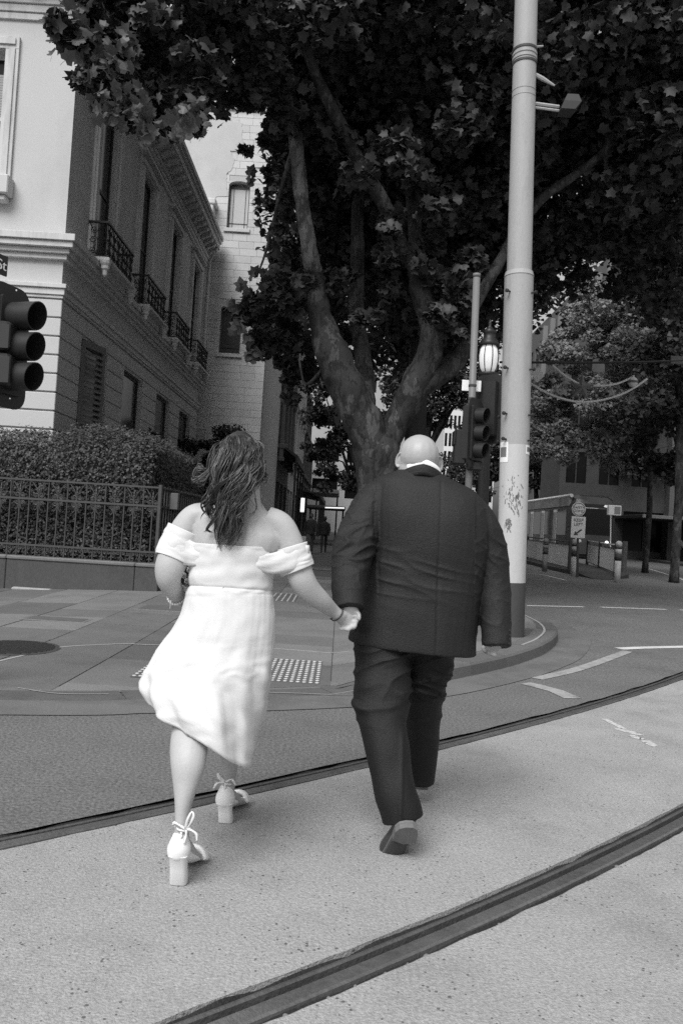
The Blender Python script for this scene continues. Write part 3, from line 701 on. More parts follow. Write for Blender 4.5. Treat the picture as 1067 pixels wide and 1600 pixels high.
# ------------------------------------------------------------------ hedge
m_hl = leaf_mat('hedge_leaf', 0.056, 0.5, 0.4, 0.008)
hedge = empty('hedge', (-6, 14.8, 0.1), 'dense clipped dark hedge rising behind the iron fence', 'hedge')
def hedge_top(x, y): return 2.86+0.10*math.sin(x*1.3+1)+0.06*math.sin(x*3.7)+0.05*math.sin(y*2)-1.5*sm((y-19.2)/2.0)-0.22*sm((x+3.9)/0.5)**2
pts, nr = [], []
def hadd(x, y, z, n): pts.append((x, y, z)); nr.append(n)
NH = 46000
for i in range(NH):
    t = random.random()
    if t < 0.50:                     # front face
        x = random.uniform(-9.0, -3.5); y = 14.36; top = hedge_top(x, y)-0.15; z = 0.45+(top-0.45)*random.random()
        z0 = (z-0.45)/(top-0.45); y += 0.28*max(0, z0-0.8)/0.2*max(0, z0-0.8)*4+0.10*mnoise.noise(Vector((x*1.5, z*1.5, 1)))
        hadd(x+random.gauss(0,.05), y+random.gauss(0.02,.06), z, (random.gauss(0,.6), -1+random.gauss(0,.5), 0.5+random.gauss(0,.6)))
    elif t < 0.74:                   # top
        x = random.uniform(-9.0, -3.5); y = random.uniform(14.4, 16.1)
        if random.random() < 0.3: x = random.uniform(-4.8, -3.5); y = random.uniform(16, 21)
        z = hedge_top(x, y)+0.10*mnoise.noise(Vector((x*2, y*2, 0)))-0.25*max(0, (14.75-y)/0.35)**2
        hadd(x, y, z+random.gauss(0,.05)+(random.random() < 0.05)*random.uniform(0,.12), (random.gauss(0,.5), random.gauss(-.3,.5), 1))
    else:                            # side along the street
        y = 14.4+7*random.random(); x = -3.45; top = hedge_top(-3.6, y); z = 0.45+(top-0.45)*random.random()
        hadd(x-0.3*((z-0.45)/(top-0.45))**3+random.gauss(0,.06), y, z, (1, random.gauss(0,.6), 0.4+random.gauss(0,.5)))
leaf_mesh('foliage', np.array(pts), np.array(nr), rng.uniform(0.035, 0.075, len(pts)), m_hl, hedge, 'oval', kind='stuff')
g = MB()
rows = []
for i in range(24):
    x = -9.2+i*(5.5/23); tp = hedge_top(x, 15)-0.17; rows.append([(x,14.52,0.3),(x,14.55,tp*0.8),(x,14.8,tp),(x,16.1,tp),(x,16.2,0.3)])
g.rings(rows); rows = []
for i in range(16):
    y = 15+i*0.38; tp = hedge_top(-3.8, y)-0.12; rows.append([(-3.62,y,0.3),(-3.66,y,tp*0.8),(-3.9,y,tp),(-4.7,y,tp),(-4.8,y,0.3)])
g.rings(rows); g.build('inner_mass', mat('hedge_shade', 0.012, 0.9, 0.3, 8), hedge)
# ------------------------------------------------------------------ far left: shop row, grey block
m_vict = mat('dark_stucco', 0.11, 0.85, 0.2, 1.5, 0.2, 30, 0.2, 40, stain=0.3, sscale=0.8)
m_pale = mat('pale_stucco', 0.42, 0.85, 0.12, 1.5, 0.15, 30, stain=0.3, sscale=0.8)
m_awn = mat('awning_dark', 0.03, 0.7, 0.2, 2); m_awnp = mat('awning_fascia', 0.2, 0.6, 0.1, 2)
m_grey = mat('grey_panel', 0.36, 0.7, 0.08, 1)
def shop(y0, y1, zt, m, label, bays, verandah=None, colz=None):
    s = empty('shop_building', (-5, y0, 0.4), label, 'building', None)
    op = []; bw = (y1-y0)/bays
    for i in range(bays):
        yc = y0+(i+0.5)*bw
        for z0 in (6.0, 9.4, 12.8):
            if z0+2.4 < zt: op.append((yc-bw*0.26, yc+bw*0.26, z0, z0+2.3))
        op.append((yc-bw*0.4, yc+bw*0.4, 0.9, 3.6))
    q = MB(); wall_cells(q, XR, (y0, y1), (0, zt), op, 0.35, 'x'); q.build('wall', m, s)
    q = MB(); q.box(-12, XR-0.4, y0+0.05, y1-0.05, 0, zt-0.3); q.build('interior', m_dark, s)
    for a, b, z0, z1 in op:
        q = MB(); q.box(XR-0.25, XR-0.2, a, b, z0, z1); w_ = q.build('window', m_glass, s)
        q = MB(); q.box(XR-0.19, XR-0.15, (a+b)/2-0.04, (a+b)/2+0.04, z0, z1); q.box(XR-0.195, XR-0.155, a, b, (z0+z1)/2-0.04, (z0+z1)/2+0.04); q.build('frame', m_sash, w_)
        if z0 > 5:
            q = MB(); q.bbox(XR, XR+0.2, a-0.2, b+0.2, z1+0.1, z1+0.35, 0.03); q.build('hood_mould', m, w_); q = MB(); q.bbox(XR, XR+0.16, a-0.15, b+0.15, z0-0.25, z0-0.02, 0.03); q.build('sill', m, w_)
    for i in range(bays+1):
        yy = y0+0.2+i*(y1-y0-0.4)/bays
        for za, zb in ((4.6, 8.6), (8.9, 12.4)):
            if zb > zt: continue
            q = MB(); q.lathe([(0.2,0),(0.2,0.15),(0.14,0.2),(0.12,zb-za-0.35),(0.2,zb-za-0.2),(0.22,zb-za)], (XR+0.16, yy, za), n=10); q.build('pilaster', m, s)
    for z in (5.2, 8.65, 12.45, zt-0.4):
        if z < zt: q = MB(); q.bbox(XR, XR+0.4, y0+0.03, y1-0.03, z, z+0.28, 0.05); q.build('cornice', m, s)
    if verandah:
        xo, zi, zo = verandah
        q = MB(); q.rings([[(XR,y0+0.1,zi),(xo,y0+0.1,zo),(xo,y0+0.1,zo-0.35),(xo-0.12,y0+0.1,zo-0.35),(xo-0.12,y0+0.1,zo-0.1),(XR,y0+0.1,zi-0.12)],[(XR,y1-0.1,zi),(xo,y1-0.1,zo),(xo,y1-0.1,zo-0.35),(xo-0.12,y1-0.1,zo-0.35),(xo-0.12,y1-0.1,zo-0.1),(XR,y1-0.1,zi-0.12)]])
        v_ = q.build('verandah', m_awn, s)
        n = int((y1-y0)/2.4)
        for i in range(n+1):
            yy = y0+0.3+i*(y1-y0-0.6)/n; gzz = gz(xo, yy)
            q = MB(); q.lathe([(0.1,0),(0.1,0.5),(0.06,0.55),(0.055,zo-gzz-0.6),(0.1,zo-gzz-0.4)], (xo-0.1, yy, gzz), n=8); q.build('post', m_awn, v_)
    return s
shop(40.0, 48.5, 16.0, m_vict, 'dark ornate terrace shop with verandah next to the stone tower', 3, (-2.35, 5.6, 4.9))
shop(48.6, 60.0, 15.0, m_pale, 'pale columned terrace building further along behind the bride', 4, None)
shop(60.1, 78.0, 12.0, m_vict, 'far dark terrace row at the end of the left footpath', 5, (-1.6, 4.2, 3.9))
blk = empty('office_block', (0, 82, 1), 'grey modern block with wide dark windows seen beyond the left footpath', 'building')
op = [(x, x+2.6, z, z+1.9) for x in (-3.2, 0.2, 3.6) for z in (4.5, 8.2, 11.9, 15.6, 19.3, 23)]
a = P(480, 690, 82)
q = MB(); wall_cells(q, 82, (-4.2, 8), (0, 27), op, 0.4, 'y'); q.build('wall', m_grey, blk)
q = MB(); q.box(-4.1, 7.9, 82.5, 95, 0, 26.8); q.build('interior', m_dark, blk)
for o in op:
    q = MB(); q.box(o[0], o[1], 82.2, 82.25, o[2], o[3]); w_ = q.build('window', m_glass, blk); q = MB(); q.box((o[0]+o[1])/2-0.05, (o[0]+o[1])/2+0.05, 82.12, 82.19, o[2], o[3]); q.build('frame', m_sash, w_)
# awnings over the far footpath with a lit tube
m_lit = mat('lit_tube', 0.8, 0.5, 0.0, emit=0.35)
def awn(px0, px1, py, d, th, dep, lab, m):
    a, b = P(px0, py, d), P(px1, py, d); q = MB(); q.bbox(a.x, b.x, d, d+dep, a.z-th, a.z, 0.03); o = q.build('awning', m); tag(o, lab, 'awning')
    for xx in (a.x+0.1, b.x-0.1):
        r = MB(); r.tube([(xx, d+dep-0.1, a.z-th), (xx, d+dep-0.1, gz(xx, d+dep))], 0.05, 6); r.build('post', m_awn, o)
    return o
awn(489, 530, 763, 46, 0.24, 5, 'pale edged flat awning over the far footpath', m_awnp)
o = awn(478, 540, 788, 41, 0.16, 4, 'lower dark awning with a lit tube under the far trees', m_awn)
a, b = P(508, 793, 40.9), P(538, 794, 40.9); q = MB(); q.tube([a, b], 0.04, 6); q.build('light_tube', m_lit, o)
a, b = P(473, 781, 40), P(472.5, 797, 40); q = MB(); q.bbox(a.x-0.06, a.x+0.06, 40, 40.1, b.z, a.z, 0.02)
q.bbox(a.x-0.1, a.x+0.1, 40.11, 40.2, b.z-0.1, a.z+0.1, 0.02); o = q.build('lit_sign', m_lit); tag(o, 'small bright upright lit sign above the far pedestrians', 'sign')
q = MB(); q.tube([(a.x, 40.25, b.z), (a.x, 40.25, gz(a.x, 40))], 0.06, 6); q.build('post', m_awn, o)

# ------------------------------------------------------------------ right: buildings across the street
bldR = empty('department_building', (26, 66, 1), 'grey city building with a grid of windows beyond the tram stop', 'building')
xw = 20.5
op = [(y, y+1.9, z, z+2.2) for y in [52+i*2.9 for i in range(16)] for z in (6.5, 10, 13.5, 17, 20.5)]
q = MB()
A = sorted({50.0, 100.0} | {k for o in op for k in o[:2]}); Z = sorted({0.0, 25.0} | {k for o in op for k in o[2:]})
for a0, a1 in zip(A, A[1:]):
    for z0, z1 in zip(Z, Z[1:]):
        if any(o[0] < (a0+a1)/2 < o[1] and o[2] < (z0+z1)/2 < o[3] for o in op): continue
        q.box(xw, xw+0.4, a0, a1, z0, z1)
q.build('wall', mat('grey_facade', 0.12, 0.8, 0.1, 1, 0.1, 20), bldR)
q = MB(); q.box(xw+0.5, 45, 50.02, 99.9, 0, 24.8); q.build('interior', m_dark, bldR)
for o in op:
    q = MB(); q.box(xw+0.2, xw+0.25, o[0], o[1], o[2], o[3]); w_ = q.build('window', m_glass, bldR)
    q = MB(); q.box(xw+0.12, xw+0.19, (o[0]+o[1])/2-0.06, (o[0]+o[1])/2+0.06, o[2], o[3]); q.box(xw+0.125, xw+0.185, o[0], o[1], (o[2]+o[3])/2-0.05, (o[2]+o[3])/2+0.05); q.build('frame', m_sash, w_)
for i in range(12):
    q = MB(); q.bbox(xw-0.5, xw-0.01, 52.4+i*2.9-1.0, 52.4+i*2.9-0.55, 0, 24, 0.03); q.build('column', mat('grey_column', 0.18, 0.8, 0.1, 1), bldR)
shopR = empty('shopfront', (24, 52, 0.6), 'dark shopfront under a long awning at the right edge', 'building')
a, b = P(1003, 803, 46), P(1150, 800, 46)
q = MB(); q.bbox(a.x, b.x, 46, 51.5, a.z-0.25, a.z, 0.04); q.build('awning', m_awn, shopR)
q = MB(); q.bbox(a.x, b.x, 45.93, 45.99, a.z-0.22, a.z-0.02, 0.02); q.build('fascia', m_awnp, shopR)
op = [(a.x-2.6+i*3.2, a.x+0.1+i*3.2, 1.1, 3.6) for i in range(5)]+[(a.x-3.2+i*2.1, a.x-1.9+i*2.1, z, z+2.0) for i in range(9) for z in (5.2, 8.2, 11.2)]
q = MB(); wall_cells(q, 50.8, (a.x-3.6, b.x+9), (0, 15), op, 0.3, 'y'); q.box(a.x-3.5, b.x+8, 51.3, 56, 0, 14.8); q.build('wall', mat('dark_shop_wall', 0.07, 0.8, 0.2, 2), shopR)
for o in op:
    q = MB(); q.box(o[0], o[1], 50.95, 51.0, o[2], o[3]); w_ = q.build('window', m_glass, shopR); q = MB(); q.box((o[0]+o[1])/2-0.04, (o[0]+o[1])/2+0.04, 50.86, 50.94, o[2], o[3]); q.build('frame', m_sash, w_)
# kerbed footpath across the street
q = MB(); rows = []
for y in range(20, 110, 3):
    xx = 19.0-max(0, (44-y))*0.0; rows.append([(xx, y, gz(xx,y)-0.02), (xx, y, gz(xx,y)+0.14), (xx+0.3, y, gz(xx,y)+0.15), (xx+40, y, gz(xx+40,y)+0.16)])
a, b = G(978, 872), G(1067, 883)
q.rings(rows, cap=False, closed=False); tag(q.build('footpath', mat('far_footpath', 0.07, 0.85, 0.15, 2)), kind='structure')
# far white tower blocks down the street
def far_block(px0, px1, pyt, d, dep, m, lab, rows_, cols):
    a, b = P(px0, pyt, d), P(px1, pyt, d); o = empty('far_building', ((a.x+b.x)/2, d, 0), lab, 'building'); zt = a.z
    op = []
    cw = (b.x-a.x)/cols; rh = 3.4
    for i in range(cols):
        for j in range(rows_): op.append((a.x+(i+0.18)*cw, a.x+(i+0.82)*cw, zt-1.0-(j+1)*rh+0.9, zt-1.0-j*rh))
    q = MB(); wall_cells(q, d, (a.x, b.x), (0, zt), op, 0.4, 'y'); q.box(a.x, a.x+0.4, d+0.41, d+dep, 0, zt); q.box(b.x-0.4, b.x, d+0.41, d+dep, 0, zt); q.build('wall', m, o)
    for u in op: q = MB(); q.box(u[0], u[1], d+0.2, d+0.25, u[2], u[3]); q.build('window', m_glass, o)
    q = MB(); q.box(a.x+0.42, b.x-0.42, d+0.5, d+dep, 0, zt-0.2); q.build('interior', m_dark, o); return o
m_fw = mat('white_facade', 0.6, 0.8, 0.05, 0.3)
far_block(696, 728, 640, 150, 30, m_fw, 'bright white far office block with a window grid right of the bald head', 6, 5)
far_block(745, 782, 560, 170, 30, m_fw, 'pale far tower showing between lamp post and big pole', 9, 4)
far_block(850, 880, 700, 130, 30, m_pale, 'pale narrow far building behind the tram stop trees', 4, 3)
far_block(560, 690, 720, 190, 30, m_fw, 'wide low pale far building down the street behind the tree', 6, 12)

# ------------------------------------------------------------------ trees
def shrub(x, y, h, r, lab):  # faint foliage made denser and darker, standing in for shade on the wall
    s = empty('garden_shrub', (x, y, gz(x, y)), lab, 'shrub', 'shrubs between fence and mansion'); g = MB()
    g.tube([(x,y,0.2),(x+0.05,y,h*0.5),(x,y,h*0.8)], [0.08,0.06,0.02], 7); g.build('stem', mat('shrub_stem', 0.04), s, True)
    cl = [((x+random.gauss(0,r*.4), y+random.gauss(0,r*.5), z), r*random.uniform(.55,.8)) for z in np.linspace(0.8, h, 7)]
    clumps(cl, 1500, 0.12, 'palm5', leaf_mat('shrub_leaf', 0.02, 0.6, 0.4), 'foliage', s)
m_bark = mat('plane_bark', 0.042, 0.85, 0.5, 4.0, 0.35, 30, 1.0, 30, 0.2, stain=0.4, sscale=3.0, stretch=(1,1,0.45), patch=(4.2,0.54,0.9))
m_barkp = mat('plane_bark_pale', 0.12, 0.85, 0.35, 2.5, 0.2, 30, 0.7, 30, 0.2, stain=0.4, sscale=2, stretch=(1,1,0.4), patch=(4.0,0.5,0.7))
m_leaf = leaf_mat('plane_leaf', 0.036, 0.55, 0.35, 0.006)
m_leaf2 = leaf_mat('plane_leaf_sunlit', 0.19, 0.55, 0.4, 0.05)  # bright sun on the foliage is put into this leaf colour
m_leaf3 = leaf_mat('plane_leaf_far', 0.035, 0.6, 0.5, 0.006)
def limb(mb, pts, n=40, sides=12, knob=0.06):
    W = [tuple(P(x, y, d))+(w_*0.84*d/F/2,) for x, y, d, w_ in pts]; C = cat(W, n)
    V = [Vector(c[:3]) for c in C]; rr = [max(0.012, c[3]*(1+knob*1.5*mnoise.noise(Vector(c[:3])*1.7))) for c in C]
    V = [v+Vector((mnoise.noise(v*0.9), mnoise.noise(v*0.9+Vector((7,0,0))), 0))*0.05 for v in V]
    o_ = len(mb.v); mb.tube(V, rr, sides)
    for i_ in range(o_, len(mb.v)):
        p = Vector(mb.v[i_]); k_ = rr[min(len(rr)-1, (i_-o_)//sides)]; ax_ = V[min(len(V)-1, (i_-o_)//sides)]
        mb.v[i_] = tuple(p+(p-ax_)*(0.16*mnoise.noise(p*3.1)+0.12*mnoise.noise(p*8.0)))
    return V
def clumps(lst, dens, size, shape, m, name, parent, droop=0.5, flat=0.75, kind='stuff'):
    cs, ns, sz = [], [], []
    for c, r in lst:
        k = max(6, int(dens*r*r)); p = rng.normal(size=(k,3)); p /= np.linalg.norm(p, axis=1, keepdims=True)
        rad = r*rng.random(k)**0.45
        # lumpy outline: sub clusters
        sub = np.clip(rng.normal(size=(max(3,int(10*r)),3)),-1.5,1.5)*r*0.55
        idx = rng.integers(0, len(sub), k); q = sub[idx]*np.array([1,1,flat])+p*(rad[:,None]*0.38)*np.array([1,1,flat])
        cs.append(np.array(c)+q); nn = rng.normal(size=(k,3))*0.75+np.array([0,-droop,0.9]); ns.append(nn); sz.append(rng.uniform(0.7, 1.15, k)*size)
    return leaf_mesh(name, np.concatenate(cs), np.concatenate(ns), np.concatenate(sz), m, parent, shape, kind=kind)
shrub(-4.75, 21.4, 3.0, 0.8, 'dark leafy shrub nearest the hedge against the mansion side wall')
shrub(-4.7, 23.6, 3.3, 1.0, 'second dark leafy shrub along the mansion side wall')
shrub(-4.65, 26.3, 3.7, 1.0, 'third dark leafy shrub along the mansion side wall')
shrub(-4.7, 29.2, 4.2, 1.1, 'tallest dark shrub in the corner by the stone tower')
tb = G(590, 912)
tree1 = empty('plane_tree', tb, 'big forked plane tree with mottled trunk rising behind the bald man', 'tree')
g = MB(); D = 13.4
limb(g, [(589,950,D,118),(590,918,D,104),(591,880,D,88),(592,800,D,80),(592,740,D,82),(588,700,D,86),(582,672,D,60)], 24, 16)
for i in range(6):
    a = i*1.05; g.tube([(tb.x+0.55*math.cos(a), D+0.55*math.sin(a), tb.z-0.05), (tb.x+0.33*math.cos(a), D+0.33*math.sin(a), tb.z+0.12), (tb.x+0.22*math.cos(a), D+0.22*math.sin(a), tb.z+0.6)], [0.06,0.12,0.08], 7)
g.build('trunk', m_bark, tree1, True)
g = MB()
limb(g, [(592,735,D,62),(572,672,D-.1,76),(546,612,D-.2,74),(524,560,D-.2,64),(508,512,D-.1,52),(494,460,D,40),(486,415,D+.2,32)], 50)
g.build('limb', m_bark, tree1, True)
g = MB(); limb(g, [(489,430,D+.15,34),(484,400,D-.1,31),(473,320,D-.3,29),(462,230,D-.4,27),(452,140,D-.5,24),(444,20,D-.6,18),(440,-120,D-.9,12)], 50)
g.build('limb', m_barkp, tree1, True)
g = MB()
limb(g, [(592,735,D,50),(606,690,D,54),(628,640,D-.1,50),(652,598,D-.2,52),(670,556,D-.2,50),(673,515,D-.2,42),(660,465,D-.3,44),(652,425,D-.3,38),(632,392,D-.4,28),(600,320,D-.6,27),(556,240,D-.9,24),(508,150,D-1.2,22),(470,40,D-1.6,18),(440,-80,D-2,12)], 60)
g.build('limb', m_bark, tree1, True)
g = MB(); limb(g, [(662,470,D-.2,36),(652,390,D,27),(641,280,D,27),(628,150,D,26),(620,20,D,22),(615,-120,D,14)], 40); g.build('limb', m_bark, tree1, True)
g = MB(); limb(g, [(575,640,D+.4,34),(566,560,D+.8,32),(556,470,D+1,30),(557,400,D+1,27),(562,310,D+1,24),(574,180,D+1,20),(590,40,D+1,14)], 40); g.build('limb', m_bark, tree1, True)
g = MB(); limb(g, [(632,620,D-.1,40),(676,596,D-.2,36),(712,566,D-.1,30),(732,525,D,26),(742,475,D+.1,22),(788,395,D+.2,20),(838,316,D+.2,18),(898,272,D,17),(946,232,D-.1,17),(954,178,D-.2,14),(1024,118,D-.4,12),(1090,70,D-.6,8)], 50); g.build('limb', m_bark, tree1, True)
g = MB()
for pts in ([(470,40,11.8,14),(400,20,11,10),(320,30,10.4,7),(240,70,10,4),(170,110,9.6,2)], [(400,20,11,8),(330,100,10.6,5),(260,170,10.2,3),(225,200,10,1.5)], [(462,230,13.7,14),(440,300,13.8,9),(420,370,13.8,6),(400,430,13.8,3)], [(494,460,13.4,12),(455,480,13.6,7),(415,500,13.7,4),(385,510,13.7,2)], [(628,150,13.4,14),(720,90,13,9),(820,60,12.6,5)], [(954,178,13.2,10),(1000,230,13.6,6),(1050,300,14,3)],[(520,560,13.2,10),(480,600,13.4,5),(468,560,13.4,4)]):
    g = MB(); limb(g, pts, 22, 6); g.build('branch', m_bark, tree1, True)
crown_l = [(200,50,10,.85),(140,95,9.6,.5),(250,120,10,.7),(300,50,10.8,1.05),(345,95,11,.75),(222,175,10,.45),(130,20,9.6,.4),(280,165,10.2,.35),(170,20,10,.7),(385,150,11.6,.5),(250,20,10.4,.9)]
crown_m = [(420,50,12,1.3),(500,90,12.5,1.5),(590,60,13,1.7),(700,80,13,1.8),(560,220,14.5,1.6),(680,240,14.4,1.8),(745,150,12.8,1.3),(760,300,14.5,1.5),(900,60,12.6,1.7),(1000,90,12.8,1.9),(940,250,15,1.9),(1040,260,14.6,1.8),(870,180,14.8,1.6),(1075,400,17,1.5),(960,370,17,1.3),(860,380,17,1.4),(1060,160,13.6,1.6),(820,20,12.8,1.3),
           (432,470,14,.75),(405,505,13.8,.45),(455,530,14.4,.7),(440,390,14,.4),(428,320,14,.3),(405,222,13,.28),(480,470,15,.8),(450,590,14.6,.5),(398,470,13.8,.2),(398,540,13.8,.16),(418,268,13.8,.22),(430,440,13.9,.5),(500,560,15.5,.7),
           (600,430,16.5,1.6),(700,390,17,1.7),(560,340,16.5,1.7),(730,280,16,1.7),(640,500,18,1.3),(780,450,18,1.4),(500,340,16,1.2),(520,230,15.2,1.2),(470,180,14.5,.8),(450,100,13.4,.8),(690,470,12.9,.55),(720,430,12.9,.6),(640,400,12.6,.5),(450,455,13.2,.5),(510,430,12.9,.45),(660,330,12.6,.6),(600,480,12.9,.45),(730,505,12.8,.4),(600,260,12.4,.8)]
top_w = [((rng.uniform(-4,8), rng.uniform(10,18), rng.uniform(12.2,16)), rng.uniform(1.5,2.3)) for i in range(26)]
crown = clumps([(tuple(P(x+14,y,d)), r) for x, y, d, r in crown_l], 1500, 0.155, 'palm', m_leaf, 'crown', tree1, 0.7)
clumps([(tuple(P(x,y,d)), r) for x, y, d, r in crown_m], 820, 0.180, 'palm', m_leaf, 'crown', tree1, 0.5)
clumps(top_w, 170, 0.24, 'palm5', m_leaf, 'crown', tree1, 0.3)
# the leaves of the overhanging outline that one can pick apart
O12 = [(0,0),(0.26,-0.08),(0.50,0.12),(0.36,0.33),(0.52,0.62),(0.25,0.66),(0,1.02),(-0.25,0.66),(-0.52,0.62),(-0.36,0.33),(-0.50,0.12),(-0.26,-0.08)]
g = MB(); vv = [(x, y-0.45, -0.36*(abs(x)*1.2+(y-0.45)**2)) for x, y in O12]; g.add(vv, [(0,1,3),(1,2,3),(0,3,5),(3,4,5),(0,5,7),(5,6,7),(0,7,9),(7,8,9),(0,9,11),(9,10,11)])
g.tube([(0,-0.45,0),(0.02,-0.75,0.03),(0.0,-1.0,0.1)], 0.012, 4)
lm = bpy.data.meshes.new('leaf'); lm.from_pydata(g.v, [], g.f); lm.update(); lm.materials.append(leaf_mat('near_leaf', 0.06, 0.5, 0.35, 0.02))
edge_pts = [(105,40),(112,60),(120,75),(102,85),(118,100),(110,125),(125,135),(140,150),(150,165),(165,175),(180,185),(200,195),(215,205),(230,200),(250,205),(265,195),(285,190),(300,185),(290,165),(130,60),(150,90),(165,120),(175,150),(140,40),(185,100),(200,140),(215,165),(160,60),(125,20),(110,10)]
for i in range(210):
    x, y = random.choice(edge_pts); x += random.gauss(12, 12); y += random.gauss(-4, 13); d = random.uniform(9.1, 9.7); s = random.uniform(0.11, 0.18)
    link('leaf', lm, None, crown, P(x, y, d), (R(random.gauss(62,32)), R(random.gauss(0,35)), R(random.uniform(0,360))), (s, s, s))
for x, y in ((290,178),(300,190),(283,196),(297,170),(395,430),(383,445),(378,505),(372,512),(400,555),(395,545),(390,452),(360,478),(385,530),(388,275),(405,350),(392,262),(398,552)):
    for j in range(2):
        d = 9.9 if x < 310 else 13.4; s = random.uniform(0.19, 0.25)
        link('leaf', lm, None, crown, P(x+random.gauss(0,5), y+random.gauss(0,4), d), (R(random.gauss(75,25)), R(random.gauss(0,30)), R(random.gauss(0,70))), (s, s, s))
def tree(px, d, wpx, hz_py, lab, cl, dens, size, m, fork=True, shape='palm5', grp='trees lining the street', bark=m_bark):
    base = P(px, 800, d); base.z = gz(base.x, d); t = empty('street_tree', base, lab, 'tree', grp)
    top = P(px+random.uniform(-6,6), hz_py, d); g = MB(); r = wpx*d/F/2
    g.tube([base+Vector((0,0,-0.1)), base+Vector((0,0,0.4)), base.lerp(top,0.5)+Vector((r*0.5,0,0)), top], [r*1.35, r*1.08, r, r*0.85], 10)
    g.build('trunk', bark, t, True); g = MB()
    for c, rr in cl:
        c = Vector(c); mid = top.lerp(c, 0.5)+Vector((random.uniform(-.3,.3), random.uniform(-.3,.3), 0.3)); g.tube([top-Vector((0,0,0.3)), mid, c], [r*0.6, r*0.4, r*0.12], 6)
    g.build('limb', bark, t, True)
    clumps(cl, dens, size, shape, m, 'crown', t); return t
shade_w = [((rng.uniform(-0.9,3.5), rng.uniform(18,28), rng.uniform(8.5,14)), rng.uniform(1.4,2.0)) for i in range(16)]  # extra clumps, added to block sky light from the mansion's side wall
def PW(l): return [(tuple(P(x,y,d)), r) for x, y, d, r in l]
tree(1012, 33, 9, 700, 'street tree with sunlight put into its leaf colour, right of the big pole behind the star garland', PW([(950,510,32,1.5),(1000,560,32,1.4),(900,560,32,1.3),(870,620,33,1.3),(960,620,31,1.5),(1020,640,32,1.4),(850,680,33,1.3),(930,690,32,1.3),(905,500,33,1.0),(990,500,33,1.0),(1045,560,32,1.1),(930,460,32,1.0),(975,590,31,1.2)]), 1700, 0.15, m_leaf2)
tree(1058, 27, 13, 640, 'dark street tree with a leaning trunk at the right edge', PW([(1060,450,27,2),(1050,400,28,1.8),(1090,600,27,2),(1060,330,26,2),(1110,500,26,2),(1000,690,29,1.2),(1060,720,29,1.2),]), 520, 0.22, m_leaf)
tree(838, 64, 8, 740, 'dark slim street tree just right of the big pole above the tram', PW([(860,700,63,2.4),(890,730,63,2.0),(830,640,63,2.8),(880,650,65,2.8),(930,740,65,2.0),(840,740,64,1.8)]), 420, 0.24, m_leaf3)
tree(970, 52, 10, 740, 'dark street tree before the grey windowed building', PW([(960,720,52,2.2),(1010,720,52,2.2),(920,700,53,2),(985,660,52,2.4),(1050,690,52,2.5)]), 360, 0.26, m_leaf3)
tree(552, 30, 7, 760, 'slender dark street tree on the footpath left of the forked trunk', PW([(530,690,30,.9),(515,650,30,.9),(540,740,30,.9),(505,710,31,.8),(550,690,30,.8),(525,620,30,1.0),(500,590,31,.9),(535,580,30,1.0),(520,740,31,.7)]), 700, 0.16, m_leaf3)
tree(668, 40, 14, 700, 'dark leafy street tree right of the forked trunk behind the bald head', PW([(690,610,40,1.7),(650,600,40,1.6),(720,590,40,1.5),(700,650,40,1.0),(640,560,40,1.7),(690,540,40,1.9),(740,540,40,1.6),(620,640,42,1.2),(750,600,42,1.2)]), 520, 0.2, m_leaf3)
tree(755, 60, 8, 760, 'distant street tree between the traffic signal and the big pole', PW([(755,740,60,1.6),(735,760,60,1.5),(775,720,60,1.8),(720,740,62,1.4),(790,660,60,2.2),(690,730,64,1.4)]), 380, 0.26, m_leaf3)
tree(640, 26, 10, 560, 'tall dark street tree filling the gap above the fork', shade_w+PW([(600,380,26,2.4),(700,330,26,2.6),(560,420,27,1.8),(660,470,27,2.0),(560,300,27,1.8),(620,250,26,2.6),(760,200,26,2.6),(560,150,26,2.6),(560,80,24,2.2),(620,120,22,2.6),(720,60,22,2.6),(560,-40,22,2.6),(600,520,24,1.5),(700,500,24,1.7),(560,545,26,1.2),(660,560,25,1.1),(520,490,24,1.1),(730,410,23,1.6)]), 250, 0.21, m_leaf3)
tree(1110, 36, 20, 560, 'tall dark street tree at the upper right behind the others', PW([(1000,300,36,3.2),(1080,220,35,3.2),(920,220,36,3.2),(1100,380,35,3),(850,280,37,3),(960,130,36,3.2),(1060,80,35,3.4),(900,330,38,2.4),(890,425,37,2.2),(850,470,38,1.8),(1010,430,37,2.2)]), 190, 0.28, m_leaf3)
# ------------------------------------------------------------------ the big pole
m_pole = mat('pole_grey', 0.34, 0.6, 0.10, 2.0, 0.16, 60, 0.1, 40, 0.3, stain=0.3, sscale=2.0, stretch=(2.5,2.5,0.35))
m_polew = mat('pole_white', 0.47, 0.6, 0.06, 2.0, 0.10, 60, 0.05, 40, 0.3, stain=0.22, sscale=4, stretch=(2,2,0.4))
m_poled = mat('pole_dark', 0.055, 0.6, 0.15, 3, 0.2, 50)
B = pg(797, 993); D1 = B.y
def PD(px, py, d=None): return P(px, py, d or D1)
pole = empty('tram_pole', B, 'thick pale tapered tram pole with white painted lower band beside the man', 'pole')
A0, A1 = PD(796, 992), PD(824, -90)
def at_row(py):     # point of the pole axis at picture row py
    lo_, hi_ = 0.0, 1.0
    c0, c1 = 992.0, -90.0
    return A0.lerp(A1, (c0-py)/(c0-c1))
axp = (A1-A0).normalized(); k1 = D1/F/2
def seg(py0, py1, w0, w1, m, name):
    a, b = at_row(py0), at_row(py1); q = MB(); q.tube([a, a.lerp(b,0.33), a.lerp(b,0.66), b], [w0*k1, (w0*2+w1)/3*k1, (w0+2*w1)/3*k1, w1*k1], 32); return smooth_angle(q.build(name, m, pole), 50)
